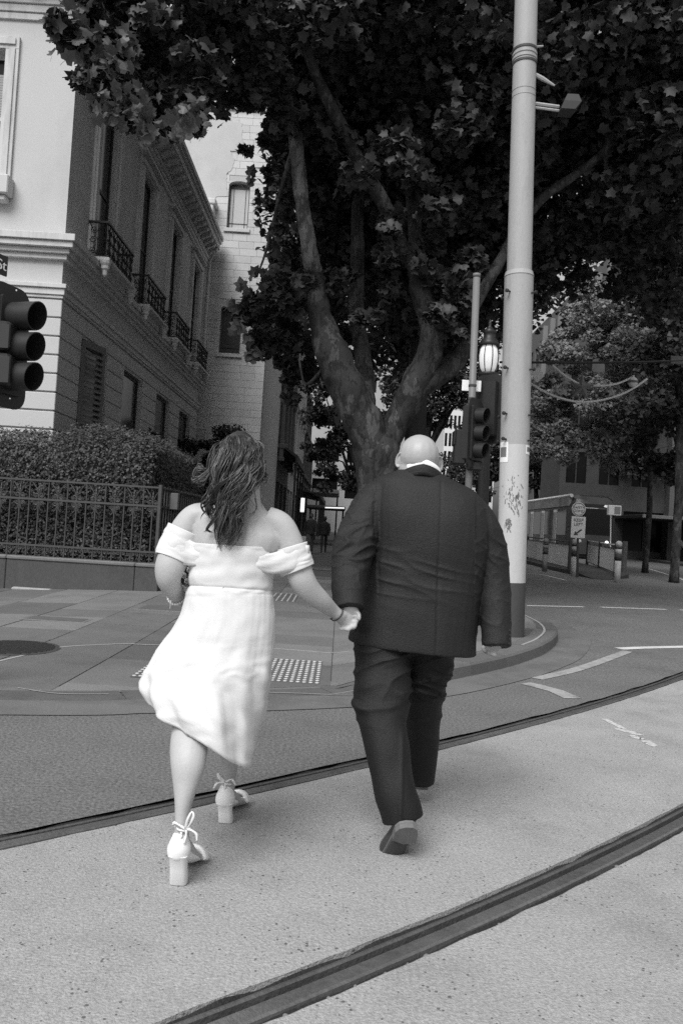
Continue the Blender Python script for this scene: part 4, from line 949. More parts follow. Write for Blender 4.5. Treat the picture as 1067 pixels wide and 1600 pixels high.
seg(1002, 911, 44, 44, m_poled, 'base_band'); seg(911, 700, 44, 45, m_polew, 'white_band'); seg(700, 436, 45, 45, m_pole, 'lower_shaft'); seg(438, 431, 46.5, 43, m_pole, 'sleeve_collar')
seg(434, -90, 38.5, 35, m_pole, 'upper_shaft')
for py in (85, 92, 99, 106):
    a = at_row(py); q = MB(); q.lathe([(35.5*k1,0),(38.6*k1,0.004),(38.6*k1,0.032),(35.5*k1,0.036)], a, n=28, axis=axp, cap=False); q.build('strap', m_poled if py in (85,106) else m_pole, pole)
for py in (148, 158):
    a = at_row(py); q = MB(); q.lathe([(36*k1,0),(37.8*k1,0.003),(36*k1,0.010)], a, n=28, axis=axp, cap=False); q.build('strap', m_pole, pole)
bm_ = MB(); bm_.lathe([(0.012,0),(0.012,0.05),(0.024,0.052),(0.024,0.075),(0.006,0.08)], n=8); bolt_me = bm_.mesh('bolt'); bolt_me.materials.append(m_iron)
for py in (466, 584, 654, 693):
    a = at_row(py)
    for an in (-138, -42, 45, 135):
        dv = Vector((math.cos(R(an)), math.sin(R(an)), 0)); o = link('bolt', bolt_me, None, None, a+dv*(44.5*k1), (0,0,0)); o.rotation_euler = dv.to_track_quat('Z','Y').to_euler(); setp(o, pole)
# little plates on the white band
m_wp = mat('white_plate', 0.8, 0.5, 0.0); m_gp = mat('grey_print', 0.16, 0.6, 0.0)
for an, py0, py1 in ((-152, 697, 728), (-30, 700, 714)):
    for rr, ww, y0_, y1_, mm, nm in ((45.6, 0.085, py0, py1, m_wp, 'plate'), (46.0, 0.06, py0+8 if py1-py0 > 20 else py0+3, py1-8 if py1-py0 > 20 else py1-4, m_gp, 'print')):
        a, b = at_row(y1_), at_row(y0_); q = MB(); rows = []
        for p in (a, b): rows.append([p+Vector((math.cos(R(an)+t), math.sin(R(an)+t), 0))*rr*k1 for t in np.linspace(-ww/0.2, ww/0.2, 8)])
        q.rings(rows, cap=False, closed=False); q.build(nm, mm, pole)
# scratched graffiti marks: short dark strokes on the paint
m_scr = mat('scuff_mark', 0.13, 0.8, 0.3, 20)
q = MB()
for i in range(95):
    py = random.gauss(785, 17) if random.random() < 0.75 else random.gauss(822, 4); an = random.gauss(-95, 17) if py < 815 else random.gauss(-118, 9)
    a = at_row(py); l = random.uniform(0.006, 0.035); w_ = random.uniform(0.003, 0.007); tl = random.gauss(0, 0.35)
    dv = Vector((math.cos(R(an)), math.sin(R(an)), 0)); tv = Vector((-dv.y, dv.x, 0)); c0 = a+dv*(45.4*k1)
    d1 = (axp*math.cos(tl)+tv*math.sin(tl)); d2 = (tv*math.cos(tl)-axp*math.sin(tl)); q.add([c0-d1*l-d2*w_, c0-d1*l+d2*w_, c0+d1*l+d2*w_*0.6, c0+d1*l-d2*w_*0.6], [(0,1,2,3)])
tag(q.build('scuff_marks', m_scr, pole), kind='stuff')
# camera / detector arm and cable clamp near the top
a = at_row(163); e = PD(873, 167); q = MB(); q.tube([a, e], 0.022, 6); q.tube([a-Vector((0,0,.05)), e-Vector((0,0,.05))], 0.016, 6); arm = q.build('bracket_arm', m_pole, pole)
c = PD(887, 164); q = MB(); h = 0.11
q.rings([[c+Vector((x*h*1.0,y*h,-h*0.95)) for x, y in ((-1,-1),(.6,-1),(.6,1),(-1,1))],[c+Vector((x*h*1.1+0.02,y*h,0.0)) for x, y in ((-.8,-1),(1,-1),(1,1),(-.8,1))],[c+Vector((x*h*0.7+0.03,y*h*.7,h*0.95)) for x, y in ((-.8,-1),(1,-1),(1,1),(-.8,1))]])
q.build('detector_box', mat('detector_grey', 0.035, 0.5, 0.1), arm)
a, b = PD(838, 118), PD(866, 134); q = MB(); q.tube([at_row(116), a, a.lerp(b,0.35), b], [0.028, 0.028, 0.03, 0.012], 7); q.build('cable_clamp', m_pole, pole)
q = MB(); q.tube([at_row(78), PD(848,72)], [0.02,0.012], 6); q.build('step_peg', m_pole, pole)

# ------------------------------------------------------------------ thin pole with its signals
m_black = mat('signal_black', 0.022, 0.45, 0.15, 6, 0.1, 40, spec=0.4)
m_visin = mat('visor_inside', 0.035, 0.6, 0.1)
m_lens = mat('signal_lens', 0.05, 0.15, 0.0, spec=0.5)
def visor(c, dv, r, ln, parent, nm='visor'):
    dv = Vector(dv).normalized(); c = Vector(c); u = dv.cross(Vector((0,0,1))).normalized(); v = u.cross(dv)
    q = MB(); n = 24; outer, inner = [], []
    for t in (0.0, 0.5, 1.0):
        pass
    def ringp(rad, frac, lipcut):
        pts = []
        for k in range(n):
            a = 2*math.pi*k/n; dn = math.sin(a)     # +1 top
            l = ln*frac*(1.0 if not lipcut else (0.80+0.20*(dn*0.5+0.5)))
            pts.append(c+dv*l+(u*math.cos(a)+v*math.sin(a))*rad)
        return pts
    q.rings([ringp(r, 0, False), ringp(r*1.01, 1.0, True), ringp(r*0.94, 1.0, True), ringp(r*0.93, 0.02, False)], cap=False)
    o = q.build(nm, m_black, parent); smooth_angle(o, 45)
    q = MB(); q.lathe([(r*0.92, 0.0), (r*0.7, 0.015), (r*0.3, 0.024), (0.001, 0.026)], c+dv*0.01, n=20, axis=dv, cap=False); q.build('lens', m_lens, o, True)
    return o
def signal_head(centers, dv, r, ln, parent, plate_pts=None, housing=True):
    dv = Vector(dv).normalized(); u = dv.cross(Vector((0,0,1))).normalized(); head = MB()
    top, bot = Vector(centers[0]), Vector(centers[-1]); h = r*1.28
    cs = [top+Vector((0,0,h)), bot-Vector((0,0,h))]
    def rr(zc, k, back): return [zc+u*s*h*k-dv*b_ for s, b_ in ((-1,0),(1,0),(1,back),(-1,back))]
    head.rings([rr(cs[1], 0.9, r*1.2), rr(cs[1]+Vector((0,0,.02)), 1, r*1.5), rr(cs[0]-Vector((0,0,.02)), 1, r*1.5), rr(cs[0], 0.9, r*1.2)])
    o = head.build('signal_head', m_black, parent)
    pw, ph = r*2.0, r*0.95   # target board with rounded corners
    z0, z1 = bot.z-h-ph, top.z+h+ph; cm = (top+bot)/2; pts = []
    ax_ = (top-bot).normalized(); half = (z1-z0)/2; rad = r*1.1
    for sx, sz, a0 in ((1,1,0),(-1,1,90),(-1,-1,180),(1,-1,270)):
        for k in range(7):
            a = R(a0+k*15); pts.append(cm+u*(sx*(pw-rad)+rad*math.cos(a))+Vector((0,0,1))*(sz*(half-rad)+rad*math.sin(a))+ax_*0-dv*0.03+Vector(((top-bot).x/(top-bot).z,(top-bot).y/(top-bot).z,0))*(sz*(half-rad)))
    q = MB(); q.prism(pts, -dv*0.012); q.build('target_board', m_black, o)
    for c in centers: visor(c, dv, r, ln, o)
    return o
DT = 11.6
tp = empty('signal_pole', (P(720,930,DT).x, DT, pz(2,DT)), 'thin grey signal pole with black traffic lights left of the big pole', 'traffic light')
a, b = P(744.5, 430, DT), P(726, 925, DT); b.z = pz(b.x, DT); q = MB(); q.tube([b, a], 0.052, 14); q.lathe([(0.058,0),(0.058,0.05),(0.02,0.06)], a-Vector((0,0,.03)), n=14); q.build('pole', mat('thin_pole_grey', 0.17, 0.5, 0.1, 3), tp, True)
def tpx(py): return b.lerp(a, (925-py)/(925-430))
q = MB(); q.lathe([(0.056,0),(0.056,0.42)], tpx(785), n=14, cap=False); q.build('white_band', m_wp, tp); c = tpx(753); q = MB(); q.box(c.x-0.02, c.x+0.04, DT-0.06, DT-0.057, c.z-0.06, c.z+0.06); q.build('print', m_gp, tp)
c0, c1 = P(723, 592, DT), P(752, 611, DT); q = MB(); q.bbox(c0.x, c1.x, DT+0.06, DT+0.075, c1.z, c0.z, 0.004); q.build('sign_plate', m_wp, tp)
for py in (592, 611, 622): q = MB(); q.lathe([(0.057,0),(0.06,0.005),(0.06,0.03),(0.057,0.035)], tpx(py), n=14, cap=False); q.build('strap', m_poled, tp)
cs = [P(746, 650, DT-.12), P(745, 677, DT-.12), P(744, 704, DT-.12)]
signal_head(cs, (0.80,-0.6,0), 0.112, 0.16, tp)
cs = [P(766, 612, DT+.25), P(765, 640, DT+.25), P(764, 668, DT+.25)]
signal_head(cs, (0.55,0.83,0), 0.112, 0.2, tp)
c0, c1 = P(710, 672, DT), P(725, 727, DT); q = MB(); q.bbox(c0.x, c1.x, DT-0.14, DT+0.1, c1.z, c0.z, 0.02); ped = q.build('pedestrian_signal', m_black, tp)
q = MB(); q.bbox(c0.x-0.02, c0.x+0.0, DT-0.14, DT+0.1, c1.z+0.28, c0.z-0.02, 0.005); q.build('hood', m_black, ped)
q = MB(); c = P(740, 728, DT-.05); q.bbox(c.x-0.10, c.x+0.12, DT-0.12, DT+0.02, c.z-0.07, c.z+0.07, 0.02); q.build('bracket', m_black, tp)

# ------------------------------------------------------------------ heritage lantern
DL = 12.6
lp = empty('street_lamp', (P(748,920,DL).x, DL, pz(2.2,DL)), 'heritage street lamp with a glowing ribbed globe between thin pole and big pole', 'street lamp')
la, lb = P(763.5, 548, DL), P(750, 905, DL); lb.z = pz(lb.x, DL)
lax = (la-lb).normalized(); hh = lambda py: (lb-la).length*0+0
q = MB(); Lh = (P(760,592,DL)-lb).length
q.lathe([(0.19,0),(0.19,0.25),(0.15,0.3),(0.13,0.9),(0.105,1.0),(0.10,1.1),(0.085,Lh-0.5),(0.075,Lh-0.30),(0.10,Lh-0.28),(0.10,Lh-0.24),(0.08,Lh-0.2),(0.115,Lh-0.05),(0.12,Lh)], lb, n=16, axis=lax); q.build('column', m_black, lp, True)
q = MB(); q.lathe([(0.12,0.0),(0.155,0.05),(0.165,0.09),(0.10,0.10)], lb+lax*Lh, n=16, axis=lax); q.build('globe_seat', m_black, lp, True)
gl = lb+lax*(Lh+0.10); q = MB(); q.lathe([(0.10,0),(0.135,0.06),(0.155,0.16),(0.16,0.26),(0.145,0.36),(0.11,0.43)], gl, n=20, axis=lax); q.build('globe', mat('lamp_globe', 0.7, 0.4, 0.0, emit=0.12), lp, True)
q = MB()
for k in range(8):
    an = k*math.pi/4+0.2; u = lax.orthogonal().normalized(); v = lax.cross(u); dv = u*math.cos(an)+v*math.sin(an)
    q.tube([gl+lax*h_+dv*(r_+0.006) for r_, h_ in ((0.10,0),(0.135,0.06),(0.155,0.16),(0.16,0.26),(0.145,0.36),(0.11,0.43))], 0.008, 5)
q.build('rib', m_black, lp)
q = MB(); q.lathe([(0.15,0.42),(0.165,0.44),(0.14,0.5),(0.10,0.55),(0.09,0.62),(0.11,0.64),(0.06,0.7),(0.02,0.75),(0.03,0.78),(0.004,0.86)], gl, n=16, axis=lax); q.build('cap', m_black, lp, True)
# dark square trunked post behind the head
a, b = P(652, 610, 16), P(641, 900, 16); b.z = pz(b.x, 16); q = MB(); q.tube([b, a, a+(a-b)*0.25], 0.2, 12)
tag(q.build('dark_post', mat('dark_post', 0.02, 0.6, 0.1), None, True), 'thick dark street post directly above the bald head', 'post')

# ------------------------------------------------------------------ near traffic light at the left edge
DS = 6.0
sl = empty('traffic_light', (P(-40,1000,DS).x, DS, pz(-2.6,DS)), 'large near traffic light with three hooded lamps at the left edge', 'traffic light')
a, b = P(-22, 330, DS+.1), P(-46, 1000, DS+.1); b.z = pz(b.x, DS); q = MB(); q.tube([b, a], 0.055, 14); q.build('pole', m_pole, sl, True)
dv = Vector((0.955, -0.297, 0)); cs = []
for px, py in ((59.5,493.6),(57,541.5),(54.3,588.5)):
    cs.append(P(px, py, DS-0.06)-dv*0.215)
signal_head(cs, dv, 0.106, 0.235, sl)
q = MB(); c = P(4, 548, DS-.1)
for py0, py1 in ((500, 548), (550, 602)):
    c0, c1 = P(-32, py0, DS-.12), P(17, py1, DS-.12); q.bbox(c0.x, c1.x, DS-0.16, DS-0.02, c1.z, c0.z, 0.02)
pd = q.build('pedestrian_signal', m_black, sl)
for py0, py1 in ((504, 544), (554, 598)):
    c0, c1 = P(-28, py0, DS-.17), P(13, py1, DS-.17); q = MB(); q.bbox(c0.x, c1.x, DS-0.168, DS-0.161, c1.z, c0.z, 0.004); q.build('lens', m_visin, pd)
for px, py in ((29,456),(3,492),(19,624),(0,437)):
    c = P(px, py, DS-.03); q = MB(); q.lathe([(0.006,0),(0.006,0.008),(0.003,0.011)], c-dv*0.0+Vector((0,-0.03,0)), n=8, axis=(0.3,-0.95,0)); q.build('screw', m_wp, sl)
# street name blade with its last letters, seen at an angle
ba = R(64); bd_ = Vector((math.cos(ba), math.sin(ba), 0)); bn = Vector((math.sin(ba), -math.cos(ba), 0)); e1 = P(12.5, 417, DS); hb = 0.075
pr = [e1+Vector((0,0,-hb)), e1+Vector((0,0,hb)), e1-bd_*0.75+Vector((0,0,hb)), e1-bd_*0.75+Vector((0,0,-hb))]
q = MB(); q.prism(pr, -bn*0.012); sb = q.build('name_blade', m_black, sl)
tm = text_mesh('Collins St', 0.11); c = e1-bd_*(0.012+max(v.co.x for v in tm.vertices))+bn*0.003+Vector((0,0,-0.005)); o = link('lettering', tm, m_wp, None, c, (R(90), 0, ba)); setp(o, sb)

# ------------------------------------------------------------------ star garland over the street
DG = 20.0
m_gar = mat('garland_white', 0.6, 0.5, 0.1, 3); m_star = mat('garland_star', 0.13, 0.5, 0.15, 3); m_star2 = mat('garland_star_pale', 0.3, 0.5, 0.15, 3)
ga = empty('star_garland', P(905, 600, DG), 'hanging festive garland of stars and curved bars beside the big pole', 'decoration')
for pts, wd in (([(824,596),(850,612),(878,623),(906,628),(935,626),(965,618),(990,606),(1010,592)], 0.03), ([(862,570),(878,584),(895,595),(905,600)], 0.028), ([(926,603),(950,602),(968,598),(986,590)], 0.028)):
    q = MB(); q.tube([Vector(v) for v in cat([P(x,y,DG) for x, y in pts], 30)], wd, 6); q.build('curved_bar', m_gar, ga, True)
q = MB(); q.tube([P(780,566,DG), P(905,567,DG), P(1000,566,DG), P(1170,560,DG)], 0.03, 5); q.build('span_wire', m_iron, ga)
for x, y in ((870,576),(905,582),(985,590),(1008,592)): q = MB(); q.tube([P(x,567,DG), P(x,y,DG)], 0.008, 4); q.build('hanger', m_iron, ga)
def star(px, py, rpx, m, rot=0.05):
    c = P(px, py, DG); r = rpx*DG/F; q = MB(); pts = []
    for k in range(10):
        a = math.pi/2+k*math.pi/5+rot; rr = r if k % 2 == 0 else r*0.40; pts.append(c+Vector((math.cos(a)*rr, 0, math.sin(a)*rr)))
    f, bk = c+Vector((0,-r*0.22,0)), c+Vector((0,r*0.22,0))
    q.add([f, bk]+pts, [(0, 2+k, 2+(k+1)%10) for k in range(10)]+[(1, 2+(k+1)%10, 2+k) for k in range(10)]); return q.build('star', m, ga)
star(907, 605, 23, m_star, -0.06); star(879, 612, 9, m_star2); star(955, 613, 9, m_star2); star(930,606,6,m_star); star(966,606,5,m_star)
q = MB(); c = P(988, 597, DG); q.lathe([(0.01,-0.13),(0.08,-0.10),(0.125,-0.03),(0.125,0.03),(0.08,0.10),(0.03,0.13),(0.03,0.17)], c, n=14); bb = q.build('bauble', m_gar, ga, True)
q = MB(); q.lathe([(0.128,-0.03),(0.131,0.0),(0.128,0.03)], c, n=14, cap=False); q.build('band', m_star, bb)
q = MB(); q.rings([[P(828,578,DG),P(842,574,DG),P(850,588,DG),P(838,598,DG)],[P(828,578,DG+.08),P(842,574,DG+.08),P(850,588,DG+.08),P(838,598,DG+.08)]]); q.build('ribbon', m_gar, ga)
q = MB(); q.tube([P(855,585,DG),P(860,578,DG),P(868,577,DG)], 0.03, 5); q.tube([P(868,600,DG),P(869,610,DG),P(873,616,DG)], [0.02,0.045,0.02], 5); q.tube([P(862,592,DG),P(866,598,DG)], 0.06, 6); q.build('holly_sprig', m_star2, ga)
c = P(1062, 563, DG); q = MB(); q.bbox(c.x-0.25, c.x+0.9, DG-0.02, DG+0.02, c.z-0.1, c.z+0.1, 0.01); q.build('sign_plate', mat('dull_plate', 0.10, 0.6), ga)

# ------------------------------------------------------------------ tram stop
m_boll = mat('bollard_white', 0.50, 0.6, 0.1, 4, stain=0.3, sscale=5); m_bolld = mat('bollard_dark', 0.05, 0.6, 0.1)
bl = MB(); bl.lathe([(0.10,0),(0.10,0.62),(0.10,0.621)], n=14)
labs = ['dark banded bollard left of the safety zone sign, farthest of the three', 'white banded bollard below the safety zone sign', 'white banded bollard right of the safety zone sign at the ramp end']
for (px, py, hpx, lab, mm) in ((850, 893, 52, labs[0], mat('bollard_grey', 0.16, 0.6, 0.1, 4)), (895, 900, 58, labs[1], m_boll), (963, 910, 65, labs[2], m_boll)):
    c = G(px, py); h = hpx*c.y/F; r = 0.10
    q = MB(); q.lathe([(r,-0.02),(r,h*0.52)], c, n=16); o = q.build('bollard', mm, None, True); tag(o, lab, 'bollard', 'bollards at the tram stop')
    q = MB(); q.lathe([(r*1.01,h*0.52),(r*1.01,h*0.68)], c, n=16); q.build('dark_band', m_bolld, o, True)
    q = MB(); q.lathe([(r,h*0.68),(r,h*0.80)], c, n=16); q.build('pale_band', mm, o, True); q = MB(); q.lathe([(r*1.01,h*0.80),(r*1.01,h*0.86)], c, n=16); q.build('dark_band', m_bolld, o, True)
    q = MB(); q.lathe([(r,h*0.86),(r,h*0.95),(r*0.6,h*0.99),(0.01,h)], c, n=16); q.build('cap', mm, o, True)
c = G(973, 897); q = MB(); q.lathe([(0.11,-0.02),(0.11,1.25),(0.10,1.27)], c, n=12); tag(q.build('steel_post', mat('dull_steel', 0.10, 0.5), None), 'plain dull grey post behind the ramp end bollard', 'post')
# sign
DSN = 26.6; a = P(902, 905, DSN); zb = gz(a.x, DSN)
sg = empty('safety_zone_sign', (a.x, DSN, zb), 'safety zone keep left road sign with black arrow at the tram stop', 'sign')
q = MB(); t_ = P(903.5, 786, DSN); q.tube([(a.x, DSN+0.05, zb), (t_.x, DSN+0.05, t_.z)], 0.045, 8); q.build('post', m_bolld, sg)
m_signw = mat('sign_white', 0.50, 0.5, 0.0); cD = P(903.5, 795.5, DSN)
q = MB(); q.lathe([(0.235,-0.012),(0.235,0.012)], cD, n=28, axis=(0,1,0)); dk = q.build('round_plate', m_signw, sg)
q = MB(); q.lathe([(0.19,-0.002),(0.21,-0.002),(0.21,0.002),(0.19,0.002)], cD+Vector((0,-0.015,0)), n=28, axis=(0,1,0), cap=False); q.build('ring', m_bolld, dk)
def words(t, s, c, par):
    me = text_mesh(t, s); o = link('lettering', me, m_bolld, None, c, (R(90), R(3.5)*0, 0)); setp(o, par); return o
words('SAFETY', 0.105, cD+Vector((0,-0.016,0.05)), dk); words('ZONE', 0.115, cD+Vector((0,-0.016,-0.065)), dk)
c0, c1 = P(892.5, 806.5, DSN), P(913, 841.5, DSN); q = MB(); q.bbox(c0.x, c1.x, DSN-0.012, DSN+0.012, c1.z, c0.z, 0.01); kl = q.build('plate', m_signw, sg); cm = (c0+c1)/2; wk, hk = (c1.x-c0.x), (c0.z-c1.z)
words('KEEP', 0.15, Vector((cm.x, DSN-0.016, c0.z-hk*0.17)), kl); words('LEFT', 0.15, Vector((cm.x, DSN-0.016, c0.z-hk*0.37)), kl)
q = MB(); s = wk*0.30; cc = Vector((cm.x-0.02, DSN-0.0145, c1.z+hk*0.26))
def rot(x, z): return cc+Vector((x*0.78-z*0.62, 0, x*0.62+z*0.78))*s
q.add([rot(-1.1,0), rot(-0.2,0.6), rot(-0.2,0.2), rot(1.2,0.2), rot(1.2,-0.2), rot(-0.2,-0.2), rot(-0.2,-0.6)], [(0,1,6),(1,2,5,6),(2,3,4,5)]); q.build('arrow', m_bolld, kl)
# platform, fences, handrail
q = MB(); rows = []
for y, x0, x1 in ((26.2,8.35,8.9),(28,8.2,10.2),(31,8.1,10.6),(40,8.3,11.0),(60,8.3,11.0)): rows.append([(x0,y,gz(x0,y)-0.02),(x0,y,gz(x0,y)+(0.02 if y<27 else 0.14)),(x1,y,gz(x1,y)+(0.02 if y<27 else 0.14)),(x1,y,gz(x1,y)-0.02)])
q.rings(rows); tag(q.build('tram_platform', mat('platform_asphalt', 0.055, 0.85, 0.1, 2, 0.3, 40)), kind='structure')
m_frail = mat('dark_railing', 0.03, 0.5)
def railing(p0, p1, h, lab, top_m=None, nb=None, tilt=None):
    root = empty('platform_railing', p0, lab, 'railing'); p0, p1 = Vector(p0), Vector(p1); L_ = (p1-p0).length; up = Vector((0,0,1))
    q = MB(); q.tube([p0+up*h, p1+up*h], 0.03, 6); q.build('top_rail', top_m or m_frail, root); q = MB(); q.tube([p0+up*0.12, p1+up*0.12], 0.02, 6); q.tube([p0+up*(h-0.12), p1+up*(h-0.12)], 0.02, 6); q.build('rail', m_frail, root)
    n = nb or int(L_/0.13); bm1 = MB(); bm1.tube([(0,0,0.12),(0,0,h-0.12)], 0.018, 4); me = bm1.mesh('baluster'); me.materials.append(mat('pale_baluster', 0.4, 0.5))
    for i in range(1, n): link('baluster', me, None, root, p0.lerp(p1, i/n))
    for t in (0, 0.5, 1): q = MB(); c = p0.lerp(p1, t); q.bbox(c.x-0.06, c.x+0.06, c.y-0.04, c.y+0.04, c.z-0.05, c.z+h+0.04, 0.01); q.build('post', m_frail, root)
    return root
def gp(px, py, d): v = P(px, py, d); return Vector((v.x, d, gz(v.x, d)+0.1))
railing(gp(822, 870, 37), gp(889, 885, 28.5), 1.05, 'dark platform railing with thin balusters left of the safety zone sign')
railing(gp(917, 870, 36), gp(961, 890, 27), 1.05, 'dark ramp railing right of the safety zone sign', m_gar)
# shelter sign box
c0, c1 = P(951, 789, 40), P(970, 806, 40); sbx = empty('stop_sign_box', (c0.x, 40, gz(c0.x,40)), 'white square stop sign box above the tram platform', 'sign')
q = MB(); q.bbox(c0.x, c1.x, 40, 40.3, c1.z, c0.z, 0.02); q.build('box', m_signw, sbx); q = MB(); q.bbox(c0.x+0.28, c1.x-0.06, 39.985, 39.998, c1.z+0.08, c0.z-0.06, 0.004); q.build('print', m_gp, sbx)
q = MB(); q.tube([((c0.x+c1.x)/2, 40.15, c1.z), ((c0.x+c1.x)/2, 40.15, gz(c0.x,40))], 0.06, 8); q.build('post', m_frail, sbx)
c0, c1 = P(812, 828, 39), P(842, 872, 39)

# ------------------------------------------------------------------ the tram
m_tram = mat('tram_dark', 0.05, 0.3, 0.1, 1, spec=0.5); m_tramg = mat('tram_grey', 0.6, 0.35, 0.1, 1); m_tglass = mat('tram_glass', 0.012, 0.08, 0.0, spec=0.6)
tx0, tx1, ty, th = 13.25, 15.9, 46.0, 3.45
tz = gz(14.5, ty)+0.28
tram = empty('tram', (14.5, ty, tz-0.28), 'dark tram with pale roof edge waiting behind the platform railing', 'tram')
def tsec(y, k=0.0, zc=0.0): return [(tx0+k,y,tz+0.0),(tx0+k,y,tz+th*0.78),(tx0+k+0.18,y,tz+th*0.95-zc),(tx0+0.45+k,y,tz+th-zc),(tx1-0.45-k,y,tz+th-zc),(tx1-k-0.18,y,tz+th*0.95-zc),(tx1-k,y,tz+th*0.78),(tx1-k,y,tz)]
q = MB(); q.rings([tsec(ty-0.05,0.32,0.35), tsec(ty+0.12,0.12,0.12), tsec(ty+0.5), tsec(ty+16)]); smooth_angle(q.build('body', m_tram, tram), 30)
q = MB(); q.rings([[(tx0-0.02,ty+0.5,tz+th*0.80),(tx0-0.02,ty+0.5,tz+th*0.94),(tx0+0.16,ty+0.5,tz+th*0.975),(tx0+0.16,ty+0.5,tz+th*0.9)],[(tx0-0.02,ty+16,tz+th*0.80),(tx0-0.02,ty+16,tz+th*0.94),(tx0+0.16,ty+16,tz+th*0.975),(tx0+0.16,ty+16,tz+th*0.9)]]); q.build('advert_panel', mat('advert', 0.18, 0.5, 0.6, 1.2), tram)
q = MB(); q.tube([(tx0+0.05,ty+0.3,tz+th*0.975),(tx0+0.05,ty+16,tz+th*0.975)], 0.11, 6); q.build('roof_edge', m_tramg, tram)
for i in range(5):
    q = MB(); y0 = ty+1.0+i*3.0; q.box(tx0-0.012, tx0-0.002, y0, y0+1.9, tz+1.05, tz+2.55); q.build('window', m_tglass, tram)
    q = MB(); q.box(tx0-0.014, tx0-0.003, y0+2.05, y0+2.85, tz+0.2, tz+2.6); dr = q.build('door', m_tramg, tram)
    for s0 in (0.08, 0.45): q = MB(); q.box(tx0-0.02, tx0-0.0145, y0+2.05+s0, y0+2.05+s0+0.3, tz+0.45, tz+2.45); q.build('pane', m_tglass, dr)
q = MB(); q.rings([[(tx0+0.36,ty-0.075,tz+1.15),(tx1-0.36,ty-0.075,tz+1.15),(tx1-0.42,ty-0.07,tz+2.65),(tx0+0.42,ty-0.07,tz+2.65)],[(tx0+0.36,ty-0.055,tz+1.15),(tx1-0.36,ty-0.055,tz+1.15),(tx1-0.42,ty-0.055,tz+2.65),(tx0+0.42,ty-0.055,tz+2.65)]]); q.build('windscreen', m_tglass, tram)
q = MB(); q.tube([(tx0+0.3,ty-0.06,tz+0.2),(tx0+0.35,ty-0.08,tz+1.2),(tx0+0.42,ty-0.06,tz+2.9)], 0.035, 6); q.tube([(tx1-0.3,ty-0.06,tz+0.2),(tx1-0.35,ty-0.08,tz+1.2),(tx1-0.42,ty-0.06,tz+2.9)], 0.035, 6); q.build('corner_pillar', m_tramg, tram)
q = MB(); q.box(tx0+0.5, tx1-0.5, ty-0.075, ty-0.06, tz+2.74, tz+2.92); db = q.build('destination_board', m_black, tram)
m_dl = mat('led_print', 0.6, 0.5, 0.0, emit=0.5)
me = text_mesh('48', 0.2); o = link('lettering', me, m_dl, None, (tx1-0.72, ty-0.08, tz+2.83), (R(90),0,0)); setp(o, db)
q = MB(); q.box(tx0+0.55, tx0+1.5, ty-0.08, ty-0.076, tz+2.66, tz+2.70); q.build('lamp_strip', m_tramg, db)
for xx in (tx0+0.55, tx1-0.55): q = MB(); q.lathe([(0.09,0),(0.09,0.03),(0.05,0.045)], (xx, ty-0.06, tz+0.75), n=12, axis=(0,-1,0)); q.build('headlight', mat('headlamp', 0.8, 0.2, 0.0, emit=1.2) if xx > 14.5 else m_tramg, tram)
q = MB(); q.box(tx0+0.2, tx1-0.2, ty+0.15, ty+0.3, tz-0.2, tz+0.12); q.build('bumper', m_black, tram)
q = MB()
for i in range(4): q.lathe([(0.3,-0.05),(0.3,0.05)], (tx0+0.2, ty+2+i*4, tz-0.0), n=12, axis=(1,0,0)); q.lathe([(0.3,-0.05),(0.3,0.05)], (tx1-0.2, ty+2+i*4, tz-0.0), n=12, axis=(1,0,0))
q.build('wheel', m_black, tram)
# overhead wires of the tram
q = MB(); q.tube([(14.5,30,tz+5.2),(14.5,120,tz+5.6)], 0.015, 4); q.tube([(11.4,30,tz+5.2),(11.4,120,tz+5.6)], 0.015, 4); tag(q.build('overhead_wire', m_iron), 'thin overhead tram wires running down the street', 'wire')
# ------------------------------------------------------------------ people
from mathutils.bvhtree import BVHTree
def chain(mb, pts, n=None, sides=24, sup=2.0, world=False, tilt=None):
    """closed loft along picture points (px, py, depth, half width px, depth radius m)"""
    W = []
    for q in pts:
        if world: W.append(tuple(q))
        else: x, y, d, hw, dp = q; W.append(tuple(P(x, y, d))+(hw*d/F, dp))
    C = cat(W, n or (len(W)-1)*6+1); rs = []
    for i, c in enumerate(C):
        a, b = C[max(0,i-1)], C[min(len(C)-1,i+1)]; t = Vector(b[:3]-a[:3]).normalized()
        u = t.cross(Vector((0,1,0))); u = u.normalized() if u.length > 0.25 else t.cross(Vector((0,0,1))).normalized()
        if u.x < 0: u = -u
        w_ = t.cross(u).normalized()
        if tilt is not None: u = Vector((math.cos(tilt), 0, -math.sin(tilt))); w_ = Vector((0,1,0))
        r1, r2 = max(0.002, c[3]), max(0.002, c[4]); ring = []
        for k in range(sides):
            an = 2*math.pi*k/sides; cx_, sx_ = math.cos(an), math.sin(an)
            ex_ = 2.0/sup; ring.append(Vector(c[:3])+u*r1*math.copysign(abs(cx_)**ex_, cx_)+w_*r2*math.copysign(abs(sx_)**ex_, sx_))
        rs.append(ring)
    # close rounded ends: small inner rings
    def shrink(r, f): c_ = sum((Vector(v) for v in r), Vector())/len(r); return [c_+(Vector(v)-c_)*f for v in r]
    mb.rings([shrink(rs[0],0.5)]+rs+[shrink(rs[-1],0.5)])
    return rs
def blob(mb, c, r, n=14, rot=None):
    c = Vector(c); rs = []
    for i in range(1, n):
        a = math.pi*i/n; ring = []
        for k in range(16):
            t = 2*math.pi*k/16; v = Vector((math.sin(a)*math.cos(t)*r[0], math.sin(a)*math.sin(t)*r[1], math.cos(a)*r[2]))
            if rot is not None: v = rot @ v
            ring.append(c+v)
        rs.append(ring)
    mb.rings(rs)
